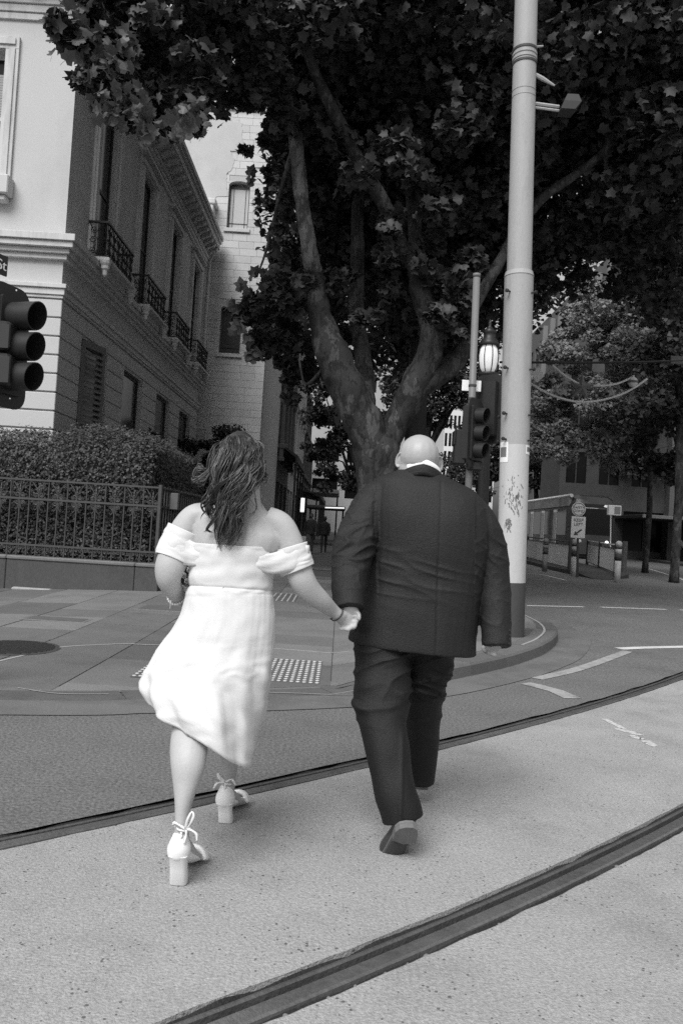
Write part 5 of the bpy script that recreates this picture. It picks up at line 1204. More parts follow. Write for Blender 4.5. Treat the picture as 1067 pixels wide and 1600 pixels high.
def remesh(name, mb, voxel, m, parent, smooth=2, disp=None):
    me = bpy.data.meshes.new(name); me.from_pydata(mb.v, [], mb.f); me.update()
    bm = bmesh.new(); bm.from_mesh(me); bmesh.ops.recalc_face_normals(bm, faces=bm.faces); bm.to_mesh(me); bm.free()
    o = bpy.data.objects.new(name, me); COL.objects.link(o)
    md = o.modifiers.new('r', 'REMESH'); md.mode = 'VOXEL'; md.voxel_size = voxel
    if smooth: s = o.modifiers.new('s', 'SMOOTH'); s.iterations = smooth; s.factor = 0.5
    dg = bpy.context.evaluated_depsgraph_get(); dg.update(); me2 = bpy.data.meshes.new_from_object(o.evaluated_get(dg))
    bpy.data.objects.remove(o); bpy.data.meshes.remove(me); me2.name = name
    if disp:
        n = len(me2.vertices); nn = [v.normal.copy() for v in me2.vertices]
        for v, nr_ in zip(me2.vertices, nn): v.co += nr_*disp(v.co, nr_)
    me2.polygons.foreach_set('use_smooth', [True]*len(me2.polygons)); me2.update()
    return link(name, me2, m, parent)
def QP(v):      # world point -> picture point
    x, y, z = v[0], v[1], v[2]-H0; f = y*cp+z*sp; b_ = (-y*sp+z*cp)/f*F; a_ = x/f*F
    return CX+a_*cr+b_*sr, CY-(-a_*sr+b_*cr)
def bvh(objs):
    out = []
    for o in objs: out.append(BVHTree.FromPolygons([v.co for v in o.data.vertices], [p.vertices for p in o.data.polygons]))
    return out
def proj(px, py, trees, off=0.001, dflt=3.5):
    o = Vector((0,0,H0)); d = (P(px, py, 1.0)-o).normalized(); best = None
    for t in trees:
        h = t.ray_cast(o, d)
        if h[0] is not None and (best is None or h[3] < best[3]): best = h
    return (best[0]-d*off) if best else P(px, py, dflt)
def ridge(p):
    r_ = 1-abs(mnoise.noise(p))*2.2; return max(-0.4, r_)**3 if r_ > 0 else r_*0.5
m_skin = mat('skin', 0.41, 0.5, 0.07, 9, 0.07, 90, 0.10, 150, 0.35)
m_skin2 = mat('skin_man', 0.36, 0.45, 0.06, 12, 0.08, 90, 0.06, 200, 0.4)
m_dress = mat('white_crepe', 0.65, 0.8, 0.02, 6, 0.05, 140, 0.08, 160, 0.12)
m_shoe = mat('white_satin', 0.78, 0.45, 0.02, 6, spec=0.35)
m_hair = mat('brown_hair', 0.030, 0.34, 0.6, 10, 0.3, 60, spec=0.55)
m_suit = mat('suit_wool', 0.015, 0.62, 0.12, 5, 0.6, 150, 0.4, 200, 0.28)
m_trou = mat('suit_trouser', 0.009, 0.6, 0.12, 5, 0.6, 150, 0.4, 200, 0.28)
m_shirt = mat('white_shirt', 0.82, 0.7)
m_leath = mat('shoe_leather', 0.035, 0.35, 0.2, 12, spec=0.5); m_sole = mat('shoe_sole', 0.13, 0.6, 0.2, 14, 0.2, 60)
# ================================================================= the bride
bride = empty('person', G(300, 1345), 'bride in a white off shoulder dress with long wavy brown hair, seen from behind', 'person')
g = MB()
chain(g, [(386,742,3.29,21,.055),(386,765,3.295,20.5,.055),(385,783,3.30,24,.06),(383,796,3.30,40,.07),(380,808,3.30,62,.085),(375,825,3.30,76,.105),(370,848,3.30,74,.118),(366,875,3.30,66,.118),(362,905,3.30,60,.115),(360,935,3.30,64,.122),(356,970,3.30,68,.13),(352,1015,3.30,66,.13),(350,1035,3.30,50,.10)])
# shoulders and arms
chain(g, [(330,806,3.30,20,.06),(306,808,3.30,21,.058),(291,826,3.29,23,.056),(280,850,3.28,24,.054),(271,872,3.26,24.5,.052),(265,890,3.25,23,.05),(264,906,3.26,19,.046),(270,919,3.31,15.5,.042),(279,931,3.39,12.5,.036),(290,939,3.47,10.5,.03),(297,942,3.52,9,.027)])
chain(g, [(415,812,3.30,22,.06),(436,822,3.30,23,.058),(448,842,3.30,23,.056),(457,866,3.30,22.5,.054),(465,888,3.30,22,.05),(472,906,3.30,21,.047),(484,923,3.32,18.5,.043),(502,939,3.36,15,.039),(517,952,3.41,11.5,.032),(527,960,3.43,10,.028),(534,964,3.445,11,.026)])
# legs
chain(g, [(325,1010,3.30,40,.09),(316,1060,3.28,36,.075),(306,1100,3.22,32,.07),(298,1135,3.15,28.5,.062),(295.5,1168,3.09,29.5,.06),(294,1195,3.05,27,.056),(291,1222,3.03,21,.048),(287.5,1250,3.01,14.5,.04),(285,1275,3.0,11.2,.034),(284,1298,2.995,11,.034),(284,1316,3.0,13,.04)], 60)
chain(g, [(384,1010,3.36,42,.12),(376,1060,3.43,36,.10),(368,1110,3.51,27,.078),(363,1145,3.57,21,.06),(360.5,1175,3.61,17,.055),(359,1200,3.63,12.5,.045),(358,1220,3.65,9.6,.035),(357,1240,3.66,9.6,.034)], 50)
# feet in heels, running forward and down to the toes
def foot(g, heel, toe, hw):
    h, t = Vector(heel), Vector(toe); m_ = h.lerp(t, 0.55)+Vector((0,0,-0.018)); u = [(*h, hw*0.8, hw*0.9), (*h.lerp(t,0.25), hw*0.9, hw*0.85), (*m_, hw*1.1, hw*0.7), (*(h.lerp(t,0.8)+Vector((0,0,-0.016))), hw*1.25, hw*0.5), (*t, hw*0.9, hw*0.35)]
    chain(g, u, 20, 14, world=True)
f1h, f1t = P(284,1318,3.0), G(303,1352)+Vector((0,0.03,0.026)); foot(g, f1h, f1t, 0.034)
f2h, f2t = P(357,1243,3.66), G(372,1262)+Vector((0,0.05,0.026)); foot(g, f2h, f2t, 0.034)
# head under the hair, with a face on the far side
hc = P(375, 722, 3.30)
blob(g, hc, (0.076,0.096,0.118)); blob(g, hc+Vector((0.012,0.045,-0.055)), (0.055,0.06,0.075))
blob(g, hc+Vector((0.02,0.105,-0.03)), (0.014,0.022,0.024)); blob(g, hc+Vector((0.016,0.092,-0.072)), (0.024,0.016,0.009)); blob(g, hc+Vector((0.014,0.085,-0.108)), (0.024,0.022,0.02))
for s in (-1,1): blob(g, hc+Vector((s*0.078, 0.012, -0.018)), (0.012,0.024,0.034))
for s in (-1,1): blob(g, hc+Vector((0.015+s*0.032, 0.088, -0.012)), (0.018,0.012,0.010))
# hands: her right hand closing on his
def finger(g, pts, r): chain(g, [(x, y, d, r, r*d/F*1.05) for x, y, d in pts], 12, 10)
chain(g, [(530,962,3.44,10.5,.026),(537,965,3.45,12.5,.02),(543,968,3.455,13,.017),(547,970,3.46,11.5,.014)], 14, 14)
for pts, r in (([(548,962,3.46),(556,962,3.45),(559,967,3.447),(557,971,3.447)],3.3),([(547,968,3.46),(555,974,3.447),(554,979,3.443),(550,980,3.445)],3.4),([(543,973,3.46),(547,981,3.447),(543,984,3.443),(540,982,3.445)],3.2),([(537,974,3.46),(537,982,3.45),(532,983,3.447),(530,980,3.447)],2.9),([(536,957,3.45),(546,954,3.46),(553,956,3.47)],4.0)): finger(g, pts, r)
# her left hand round the bouquet stems
chain(g, [(295,941,3.52,9.5,.025),(303,942,3.55,12,.02),(309,941,3.57,11.5,.018)], 12, 12)
for k in range(4): finger(g, [(309,934+k*4.2,3.57),(315,932+k*4.2,3.565),(317,934+k*4,3.545),(313,936+k*4,3.535)], 3.4-0.2*(k == 3))
finger(g, [(301,935,3.55),(306,929,3.54),(311,929,3.53)], 3.8)
def bd(p, n):       # spine furrow and shoulder blades
    x, y = QP(p); d_ = 0
    if n.y < 0 and 780 < y < 862:
        d_ += -0.006*math.exp(-((x-381+0.06*(y-800))/7)**2)*sm((y-780)/30)
        d_ += 0.006*math.exp(-((x-340)/16)**2-((y-838)/18)**2)+0.006*math.exp(-((x-415)/16)**2-((y-842)/18)**2)
    return d_
blob(g, P(545,974,3.458), (0.024,0.016,0.022))
bbody = remesh('body', g, 0.0055, m_skin, bride, 3, bd)
# dress ------------------------------------------------------------
rowsd = [(851,366,70.5,.127),(858,365.6,70,.1275),(870,364.8,68,.127),(890,363,66,.126),(908,361,64.6,.125),(918,360.4,64.3,.125),(924,360,65.6,.128),(940,358.8,68.5,.134),(962,356.8,72.5,.142),(985,351,78,.15),(1005,343,84,.156),(1030,333.5,91,.178),(1052,326.5,95.5,.195)]
hem = [(0,402,1142,3.38),(20,404,1128,3.44),(45,388,1122,3.5),(90,330,1112,3.5),(135,262,1098,3.44),(165,228,1084,3.36),(180,223,1080,3.29),(205,233,1102,3.18),(225,254,1122,3.10),(245,284,1145,3.05),(262,314,1160,3.03),(280,342,1177,3.05),(295,364,1193,3.09),(310,382,1199,3.15),(322,390,1196,3.24),(335,391,1180,3.30),(348,396,1160,3.35),(360,402,1142,3.38)]
NT = 120
def hemp(an):
    for a, b in zip(hem, hem[1:]):
        if a[0] <= an <= b[0]:
            t = (an-a[0])/(b[0]-a[0]); return P(a[1]+(b[1]-a[1])*t, a[2]+(b[2]-a[2])*t, a[3]+(b[3]-a[3])*t)
base = []
for (y, c, hw, dp) in rowsd:
    C0 = P(c, y, 3.30); base.append([C0+Vector((math.cos(2*math.pi*k/NT)*hw*3.3/F, math.sin(2*math.pi*k/NT)*dp, -0.0*math.cos(2*math.pi*k/NT))) for k in range(NT)])
hm = [hemp(360*k/NT) for k in range(NT)]
last = base[-1]
mid = []
for k in range(NT):
    an = 2*math.pi*k/NT; m_ = last[k].lerp(hm[k], 0.55); out = Vector((math.cos(an), math.sin(an), 0)); mid.append(m_+out*(0.02 if math.cos(an) < 0.3 else 0.006))
base += [mid, hm]
rings_d = []
for k in range(NT): rings_d.append(cat([b[k] for b in base], 110))
rows = []
C0 = P(345, 1040, 3.3)
for i in range(110):
    t = i/109; row = []
    for k in range(NT):
        p = Vector(rings_d[k][i]); an = 2*math.pi*k/NT; out = Vector((math.cos(an), math.sin(an), 0)); x, y = QP(p)
        s_ = sm((y-930)/220); d_ = 0.0
        d_ += s_*0.0065*math.sin(an*7+1.4*t*4+2*mnoise.noise(Vector((an*1.5, t*3, 0))))
        d_ += s_*0.006*math.sin(an*12-t*9+1.0)+0.0012*math.sin(an*38+3*mnoise.noise(Vector((an*3,t*4,7))))*sm((y-918)/12)*(0.5+0.5*mnoise.noise(Vector((an*5,t*2,3))))
        # diagonal drape folds across the back
        q = (x-0.9*(y-1040)-330); d_ += sm((y-1040)/50)*0.0055*math.sin(q/9.5+2.2*mnoise.noise(Vector((x/40,y/40,1))))
        d_ += 0.006*ridge(Vector((x/38+y/60, y/22, 4)))*sm((y-985)/70)
        # tucks under the bust line and the waist seam
        if y < 930: d_ += 0.0022*math.sin(y/4.2+x/45)*sm((y-868)/15)*(0.4+0.6*abs(math.cos(an)))
        d_ -= 0.004*math.exp(-((y-919-0.06*(x-360))/2.2)**2)
        d_ += 0.003*mnoise.noise(Vector((an*4, t*14, 2)))
        row.append(p+out*d_)
    rows.append(row)
g = MB(); g.rings(rows, cap=False); inner = [[Vector((p.x*0.997+C0.x*0.003, p.y*0.997+3.3*0.003, p.z-0.001)) for p in rows[0]], [Vector((p.x*0.97+rows[0][0].x*0.0+P(366,851,3.3).x*0.03, p.y*0.97+3.3*0.03, p.z-0.006)) for p in rows[0]]]
g.rings([rows[0]]+inner, cap=False)
dress = g.build('dress', m_dress, bride, True)
md = dress.modifiers.new('thickness', 'SOLIDIFY'); md.thickness = 0.003; md.offset = 1
# off-shoulder sleeves: open bands round the arms, with small gathers
def sleeve(pts, name, sw=1.0):
    g = MB(); rs = chain(MB(), pts, 34, 40); out = []
    for i, r in enumerate(rs):
        c_ = sum((Vector(v) for v in r), Vector())/len(r); row = []
        for k, v in enumerate(r):
            v = Vector(v); dv = (v-c_); row.append(v+dv.normalized()*(0.0022*math.sin(i*0.8+math.sin(k*0.35+i*0.15)*2.2)*(0.35+0.9*mnoise.noise(Vector((k*0.25,i*0.12,3))))+0.004*mnoise.noise(v*26)))
        out.append(row)
    g.rings(out, cap=False); o = g.build(name, m_dress, dress, True); m2 = o.modifiers.new('thickness','SOLIDIFY'); m2.thickness = 0.004; m2.offset = 1; return o
sleeve([(291,829,3.29,28,.066),(283,846,3.285,29.5,.064),(276,862,3.275,29.5,.062),(270,875,3.265,27.5,.059)], 'sleeve')
sleeve([(452,854,3.30,27,.065),(456,868,3.30,28,.064),(461,881,3.30,27.5,.061),(465,891,3.30,25.5,.057)], 'sleeve')
def band_(pts, name, ht):    # fabric joining sleeve and bodice
    g = MB(); C = cat([tuple(P(x,y,d))+(h,) for x, y, d, h in pts], 24); rws = []
    for c in C: rws.append([Vector(c[:3])+Vector((0.002*math.sin(j*1.9+c[0]*60), -0.012+0.010*((j/7-0.5)*2)**2-0.003*math.sin(j*1.7+c[0]*40), (0.5-j/7)*c[3]*3.3/F)) for j in range(8)])
    g.rings(rws, cap=False, closed=False); o = g.build(name, m_dress, dress, True); m2 = o.modifiers.new('thickness','SOLIDIFY'); m2.thickness = 0.004; return o
band_([(254,854,3.262,40),(268,857,3.228,42),(284,860,3.232,42),(300,865,3.236,37),(318,868,3.216,30),(340,869,3.205,22)], 'sleeve_band', 1)
band_([(388,877,3.222,16),(404,879,3.212,24),(425,880,3.232,32),(447,876,3.243,36),(464,873,3.25,36),(482,869,3.285,34)], 'sleeve_band', 1)
trs = bvh([dress])
g = MB(); g.tube([proj(x, y, trs, 0.0005, 3.17) for x, y in ((358,856),(357,870),(354.5,885),(352,900),(349.5,915),(347,930),(345,948),(344,965))], 0.0016, 5); g.build('zip', mat('zip_shadow', 0.35, 0.7), dress)
# hair -------------------------------------------------------------
g = MB(); blob(g, P(374,716,3.30), (0.088,0.105,0.112)); blob(g, P(375,742,3.285), (0.076,0.082,0.09))
chain(g, [(372,700,3.25,24,.06),(369,735,3.225,30,.06),(365,770,3.20,26,.04),(359,800,3.185,18,.022),(355,825,3.18,11,.012),(353,842,3.18,5,.008)], 30)
hair = remesh('hair', g, 0.007, m_hair, bride, 3, lambda p, n: 0.006*mnoise.noise(Vector((p.x*28, p.y*20, p.z*6))))
GH = [MB(), MB(), MB()]
def lock(pts, r0, wave, ph, n=22, fr=1.0):
    C = cat([tuple(P(x,y,d)) for x, y, d in pts], n); V = []; rr = []
    for i, c in enumerate(C):
        t = i/(n-1); a = wave*sm(t*1.6)*0.0027; V.append(Vector(c)+Vector((a*math.sin(ph+t*10.5*fr), 0.7*a*math.cos(ph+t*10.5*fr), 0))); rr.append(r0*(0.55+0.6*math.sin(math.pi*min(1,t*1.02))**0.6)*(1.0 if t < 0.8 else max(0.12,(1-t)/0.2)))
    GH[gi_].tube(V, rr, 5)
gi_ = 0
for i in range(54):           # locks: bundles of strands sharing one wavy path
    a = random.uniform(-1, 1) if i > 8 else -1+i/4; sx = 372+a*22; sy = 679+9*a*a+random.uniform(0, 8); dd = 3.225+0.05*a*a
    gi_ = random.choice([0,0,1,1,2]); u_ = random.random(); mx = 368+a*31+random.gauss(0,3); my = 742+random.uniform(-12,16); o_ = random.uniform(-0.014, 0.014)
    if u_ < 0.68: ex_, ey = 354+random.gauss(0,8), random.uniform(815,860)
    elif u_ < 0.86: ex_, ey = 336+random.gauss(0,8)+6*a, random.uniform(782,812)
    else: ex_, ey = 381+random.gauss(0,6), random.uniform(775,803)
    base_ = [(sx,sy,dd),(372+a*37,706+random.uniform(-6,8),3.180+0.07*a*a+o_),(mx,my,3.150+0.06*a*a+o_),(0.45*mx+0.55*ex_+random.gauss(0,6),(my+ey)/2,3.138+random.uniform(0,.03)),(ex_,ey,3.148+random.uniform(0,.02))]
    wv, ph, fr = random.uniform(4.5,9.5), random.uniform(0,6.28), random.uniform(1.1,1.7)
    for j in range(13):
        ox, od = random.gauss(0,2.6), random.gauss(0,0.0055); sp_k = (1.2,1.2,1.0,0.8,0.35)
        lock([(x+ox*f_, y+random.gauss(0,1.5), d+od*f_) for (x, y, d), f_ in zip(base_, sp_k)], random.uniform(0.0013,0.0026), wv*random.uniform(.9,1.1), ph+random.gauss(0,.14), 19, fr)
for i in range(110):          # stray fine strands
    gi_ = random.choice([0,1,2])
    a = random.uniform(-1, 1); k = random.random(); ey = 780+80*k; ex_ = 356+random.gauss(0,20)*(1.3-0.6*k)
    lock([(372+a*24,682+8*a*a,3.215+0.05*a*a),(372+a*38,708,3.172+0.07*a*a),(371+a*38,748,3.14+0.06*a*a),(0.5*(371+a*34)+0.5*ex_,(750+ey)/2,3.13),(ex_,ey,3.14)], random.uniform(0.0007,0.0012), random.uniform(2,7), random.uniform(0,6.28), 20, random.uniform(.8,1.4))
for i in range(120):          # crown hair brushed over the head
    gi_ = random.choice([0,0,1,2])
    a = random.uniform(-1, 1); lock([(372+random.uniform(-9,9),678+random.uniform(0,5),3.26),(372+a*20,686+random.uniform(0,4),3.205+0.03*abs(a)),(372+a*35,706,3.185+0.07*a*a),(373+a*39,735+random.uniform(-6,10),3.18+0.07*a*a)], random.uniform(0.002,0.004), 0.7, random.uniform(0,6), 16)
for i in range(34):          # loose curl flying out on the left
    gi_ = random.choice([0,1,2])
    lock([(338+random.gauss(0,3),715+random.gauss(0,6),3.21),(326,738+random.gauss(0,5),3.2),(312+random.gauss(0,4),752+random.gauss(0,4),3.2),(306+random.gauss(0,3),740+random.gauss(0,4),3.2),(314+random.gauss(0,3),730+random.gauss(0,3),3.2),(322,738,3.2)], random.uniform(0.001,0.003), 0.8, random.uniform(0,6), 22)
for i in range(40):          # left side lengths resting on the shoulder
    gi_ = random.choice([0,0,1])
    lock([(342+random.gauss(0,5),745,3.18),(334+random.gauss(0,5),770,3.175),(326+random.gauss(0,6),790+random.gauss(0,4),3.175),(330+random.gauss(0,6),806+random.gauss(0,6),3.18)], random.uniform(0.002,0.0045), 2.4, random.uniform(0,6), 20)
for i in range(5):           # two separate ringlets on the back
    lock([(335,795,3.175),(334+i,808,3.165),(325+i*0.8,822,3.165),(322+i,828,3.168),(330+i*1.2,833,3.17)], 0.0022, 0.5, i, 16); lock([(333,798,3.17),(331,812,3.165),(326,824,3.165),(318+i*0.8,832,3.168)], 0.0018, 0.5, i, 14)
for i in range(26):          # wisps on the right
    lock([(398+random.gauss(0,4),715,3.24),(408+random.gauss(0,3),730+random.gauss(0,5),3.24),(409+random.gauss(0,4),742+random.gauss(0,5),3.25),(400+random.gauss(0,4),750+random.gauss(0,6),3.23)], random.uniform(0.0008,0.0026), 1.0, random.uniform(0,6), 14)
for i in range(3): lock([(397,760,3.21),(398+i,778,3.20),(401,790+i*2,3.19),(396-i*2,803,3.18),(390,808,3.178)], 0.0009, 0.8, i, 16)
for gh_, mm_ in zip(GH, (mat('hair_dark', 0.012, 0.36, 0.4, 10, spec=0.5), m_hair, mat('hair_light', 0.075, 0.38, 0.4, 10, spec=0.5))): tag(gh_.build('hair_locks', mm_, hair, True), kind='stuff')
# shoes ------------------------------------------------------------
def heel_shoe(cx_, cy_, d, k, toe, tip, sx):
    """cx,cy: picture centre of the heel cup; k: px scale; toe: ground point of the toe"""
    g = MB(); chain(g, [(cx_+2*k,cy_-24*k,d,10*k,.030),(cx_+1*k,cy_-14*k,d-.004,14*k,.036),(cx_,cy_-2*k,d-.006,18*k,.042),(cx_-1.5*k,cy_+8*k,d-.002,17.5*k,.042),(cx_-2*k,cy_+14*k,d,13.5*k,.034)], 22)
    c = P(cx_, cy_+6*k, d); t = Vector(toe)
    chain(g, [(*c, 0.036, 0.032), (*(c.lerp(t,0.35)+Vector((0,0,-0.014))), 0.036, 0.018), (*(c.lerp(t,0.7)+Vector((0,0,-0.018))), 0.040, 0.013), (*(t+Vector((0,0,-0.012))), 0.036, 0.011), (*(t+Vector((0.006*sx,0.04,-0.012))), 0.022, 0.009)], 24, 16, world=True)
    # toe strap
    n_ = (t-c).normalized(); s_ = n_.cross(Vector((0,0,1))).normalized(); tc = c.lerp(t, 0.86)
    for off in (0.0, 0.018, 0.034): g.tube([tc+n_*off+s_*0.046*math.cos(a)+Vector((0,0,-0.012+0.048*math.sin(a))) for a in np.linspace(0, math.pi, 12)], 0.010, 8)
    o = remesh('shoe', g, 0.0036, m_shoe, bride, 2)
    gb = P(cx_-1*k, cy_+10*k, d-.012); bz = G(tip[0], tip[1]); q = MB(); rws = []
    for tt, w_ in ((0, 0.036), (0.08, 0.0325), (0.5, 0.031), (0.97, 0.033), (1.0, 0.0315)):
        cc = Vector((gb.x+(bz.x-gb.x)*tt, gb.y+(bz.y+0.02-gb.y)*tt, gb.z+(bz.z+0.004-gb.z)*tt)); rws.append([cc+Vector((math.copysign(abs(math.cos(a))**0.55, math.cos(a))*w_, math.copysign(abs(math.sin(a))**0.55, math.sin(a))*w_*0.9, 0)) for a in np.linspace(0, 2*math.pi, 20, endpoint=False)])
    q.rings(rws); smooth_angle(q.build('block_heel', m_shoe, o), 50)
    return o
s1 = heel_shoe(280.5, 1325, 2.985, 1.0, f1t, (278,1384), 1)
s2 = heel_shoe(352.5, 1246, 3.645, 0.82, f2t, (352,1287), 1)
def bow(par, pts_list, r):
    for pts in pts_list:
        q = MB(); V = [Vector(v) for v in cat([P(*p) for p in pts], 18)]; rs = []
        for i, v in enumerate(V):
            t = (V[min(17,i+1)]-V[max(0,i-1)]).normalized(); u = t.cross(Vector((0,1,0))).normalized(); w_ = r*(1.0+0.25*math.sin(i*0.7)); rs.append([v+u*w_, v+Vector((0,-0.002,0)), v-u*w_, v+Vector((0,0.002,0))])
        q.rings(rs); q.build('ribbon', m_shoe, par, True)
bow(s1, [[(290,1296,2.95),(294,1280,2.93),(300,1269,2.93),(303,1276,2.93),(297,1288,2.94),(290,1297,2.95)],[(290,1296,2.95),(281,1290,2.95),(273,1286,2.955),(270,1289,2.96)],[(292,1296,2.95),(300,1298,2.93),(307,1304,2.93),(308,1314,2.93)],[(291,1296,2.95),(291,1306,2.945),(288,1318,2.945)],[(273,1292,2.985),(280,1297,2.955),(292,1298,2.955),(297,1292,2.985)],[(284,1300,2.955),(283,1310,2.95)]], 0.0052)
bow(s2, [[(352,1221,3.61),(344,1214,3.60),(341,1208,3.60),(343,1217,3.60),(352,1222,3.61)],[(352,1222,3.61),(340,1224,3.60),(334,1232,3.60)],[(353,1222,3.61),(362,1218,3.60),(368,1226,3.60)],[(347,1223,3.63),(352,1225,3.61),(361,1225,3.62),(366,1219,3.65)],[(352,1223,3.61),(352,1234,3.61)]], 0.0055)
# bracelets and flowers ---------------------------------------------
g = MB(); c = P(526.5, 959.5, 3.43); ax_ = (P(534,964,3.445)-P(517,952,3.41)).normalized(); u = ax_.orthogonal().normalized(); v = ax_.cross(u)
g.tube([c+(u*math.cos(a)+v*math.sin(a))*0.0325 for a in np.linspace(0, 2*math.pi, 28, endpoint=False)], 0.0027, 6, closed=True); bl1 = g.build('hair_tie', m_iron, None, True); tag(bl1, 'thin black hair tie around the bride\'s wrist', 'bracelet')
g = MB(); c = P(519,965,3.38); g.rings([[c+Vector((-0.012,0,-0.006)), c+Vector((0.004,0,0.002)), c+Vector((0.0,0,-0.012))],[c+Vector((-0.012,0.004,-0.006)), c+Vector((0.004,0.004,0.002)), c+Vector((0.0,0.004,-0.012))]]); g.build('knot', m_iron, bl1)
g = MB(); c = P(277,929,3.37); ax_ = Vector((0.25,0.8,-0.35)).normalized(); u = ax_.orthogonal().normalized(); v = ax_.cross(u); m_pearl = mat('pearl', 0.75, 0.25, spec=0.5)
pb = empty('pearl_bracelet', c, 'pearl bracelet on the bride\'s bent left wrist', 'bracelet')
gg = MB(); blob(gg, (0,0,0), (0.0052,0.0052,0.0052), 7); pm = gg.mesh('pearl', True); pm.materials.append(m_pearl)
for a in np.linspace(0, 2*math.pi, 24, endpoint=False): link('pearl', pm, None, pb, c+(u*math.cos(a)+v*math.sin(a))*0.043)
bq = empty('bouquet', P(300,930,3.55), 'small white bouquet held against the bride\'s waist', 'flowers')
for x, y, d, r in ((288,899,3.40,.020),(292,908,3.42,.018),(296,890,3.42,.020),(284,917,3.44,.012),(303,905,3.54,.03),(315,900,3.56,.035)):
    c = P(x, y, d); q = MB()
    for k in range(14):
        a = k*2.4; rr = r*(0.35+0.65*k/14); dv = Vector((math.cos(a)*0.8, -0.4, math.sin(a)*0.8)); n_ = dv.normalized(); u = n_.orthogonal().normalized(); v = n_.cross(u); cc = c+dv*rr*0.55; s_ = r*0.55
        q.add([cc-u*s_*0.2-v*s_, cc+u*s_*0.8-n_*s_*0.1, cc+v*s_+n_*s_*0.3, cc-u*s_*0.8-n_*s_*0.1, cc+n_*s_*0.12], [(0,1,4),(1,2,4),(2,3,4),(3,0,4)])
    q.build('bloom', mat('white_petal', 0.75, 0.6), bq)
q = MB(); q.tube([P(300,905,3.54), P(304,935,3.55), P(306,960,3.56)], [0.012,0.014,0.012], 8); q.build('stems', mat('stem', 0.08), bq)
for pts in ([(296,925,3.5),(275,925,3.46),(262,918,3.44),(251,912,3.43)], [(296,928,3.5),(280,935,3.47),(268,938,3.45),(266,950,3.45)]):
    V = [Vector(v) for v in cat([P(*p) for p in pts], 14)]; q = MB(); q.rings([[v+Vector((0,0,0.006)), v+Vector((0.001,-0.001,0)), v-Vector((0,0,0.006)), v+Vector((-0.001,0.002,0))] for v in V]); q.build('ribbon', m_shoe, bq)

# ================================================================= the man
man = empty('person', G(625, 1335), 'bald man in a dark suit walking away hand in hand with the bride', 'person')
DM = 3.75
g = MB()
# head: bowed forward, turned a little left; neck
hc = P(653.5, 719, 3.79)
blob(g, hc+Vector((0,-0.012,0.012)), (0.0985,0.112,0.108), 18); blob(g, hc+Vector((0,-0.01,-0.055)), (0.093,0.095,0.085)); blob(g, hc+Vector((-0.012,0.06,-0.07)), (0.07,0.075,0.085))
blob(g, hc+Vector((-0.03,0.13,-0.04)), (0.017,0.026,0.028)); blob(g, hc+Vector((-0.026,0.118,-0.088)), (0.028,0.016,0.009)); blob(g, hc+Vector((-0.022,0.105,-0.125)), (0.03,0.026,0.024))
for s in (-1,1): blob(g, hc+Vector((-0.022+s*0.036, 0.112, -0.02)), (0.02,0.014,0.011))
chain(g, [(652,728,3.775,31,.085),(652,748,3.765,31,.088),(653,768,3.76,34,.09),(655,800,3.76,50,.10)], 18)
# torso, arms and legs inside the suit
chain(g, [(655,790,3.76,46,.09),(668,815,3.76,70,.12),(668,860,3.76,68,.14),(660,920,3.76,64,.14),(648,980,3.76,66,.14),(632,1010,3.75,60,.12)], 30, tilt=0.06)
chain(g, [(660,800,3.76,30,.06),(590,795,3.745,17,.05),(566,825,3.70,17,.05),(553,862,3.61,16,.048),(546,900,3.55,14,.04),(546,945,3.46,11.5,.03)], 34)
chain(g, [(660,805,3.76,30,.06),(738,808,3.757,17,.05),(757,850,3.757,17,.05),(768,900,3.75,15,.045),(773,960,3.71,12,.035),(774,1001,3.66,11,.028)], 34)
chain(g, [(615,1000,3.73,34,.10),(599,1060,3.66,28,.08),(597,1110,3.58,24,.07),(608,1180,3.49,18,.055),(622,1250,3.42,12,.035),(632,1281,3.39,11,.035)], 34)
chain(g, [(660,1000,3.78,34,.10),(665,1060,3.85,24,.08),(660,1115,3.94,19,.065),(658,1170,4.03,14,.05),(655,1212,4.08,10,.035)], 30)
# right hand below the cuff, curled
chain(g, [(774,1000,3.66,13,.028),(770,1007,3.67,13.5,.024),(766,1013,3.68,12.5,.02)], 12, 14)
for k in range(4): finger(g, [(760+k*4.2,1009+k*1.2,3.685-.008*k),(757+k*4,1014+k*1.6,3.70-.008*k),(758.5+k*4,1019+k*1.4,3.695-.008*k),(763+k*4,1020+k*1.2,3.68-.008*k)], 3.3)
finger(g, [(763,1004,3.65),(756,1009,3.65),(755,1015,3.66),(758,1018,3.665)], 3.4)
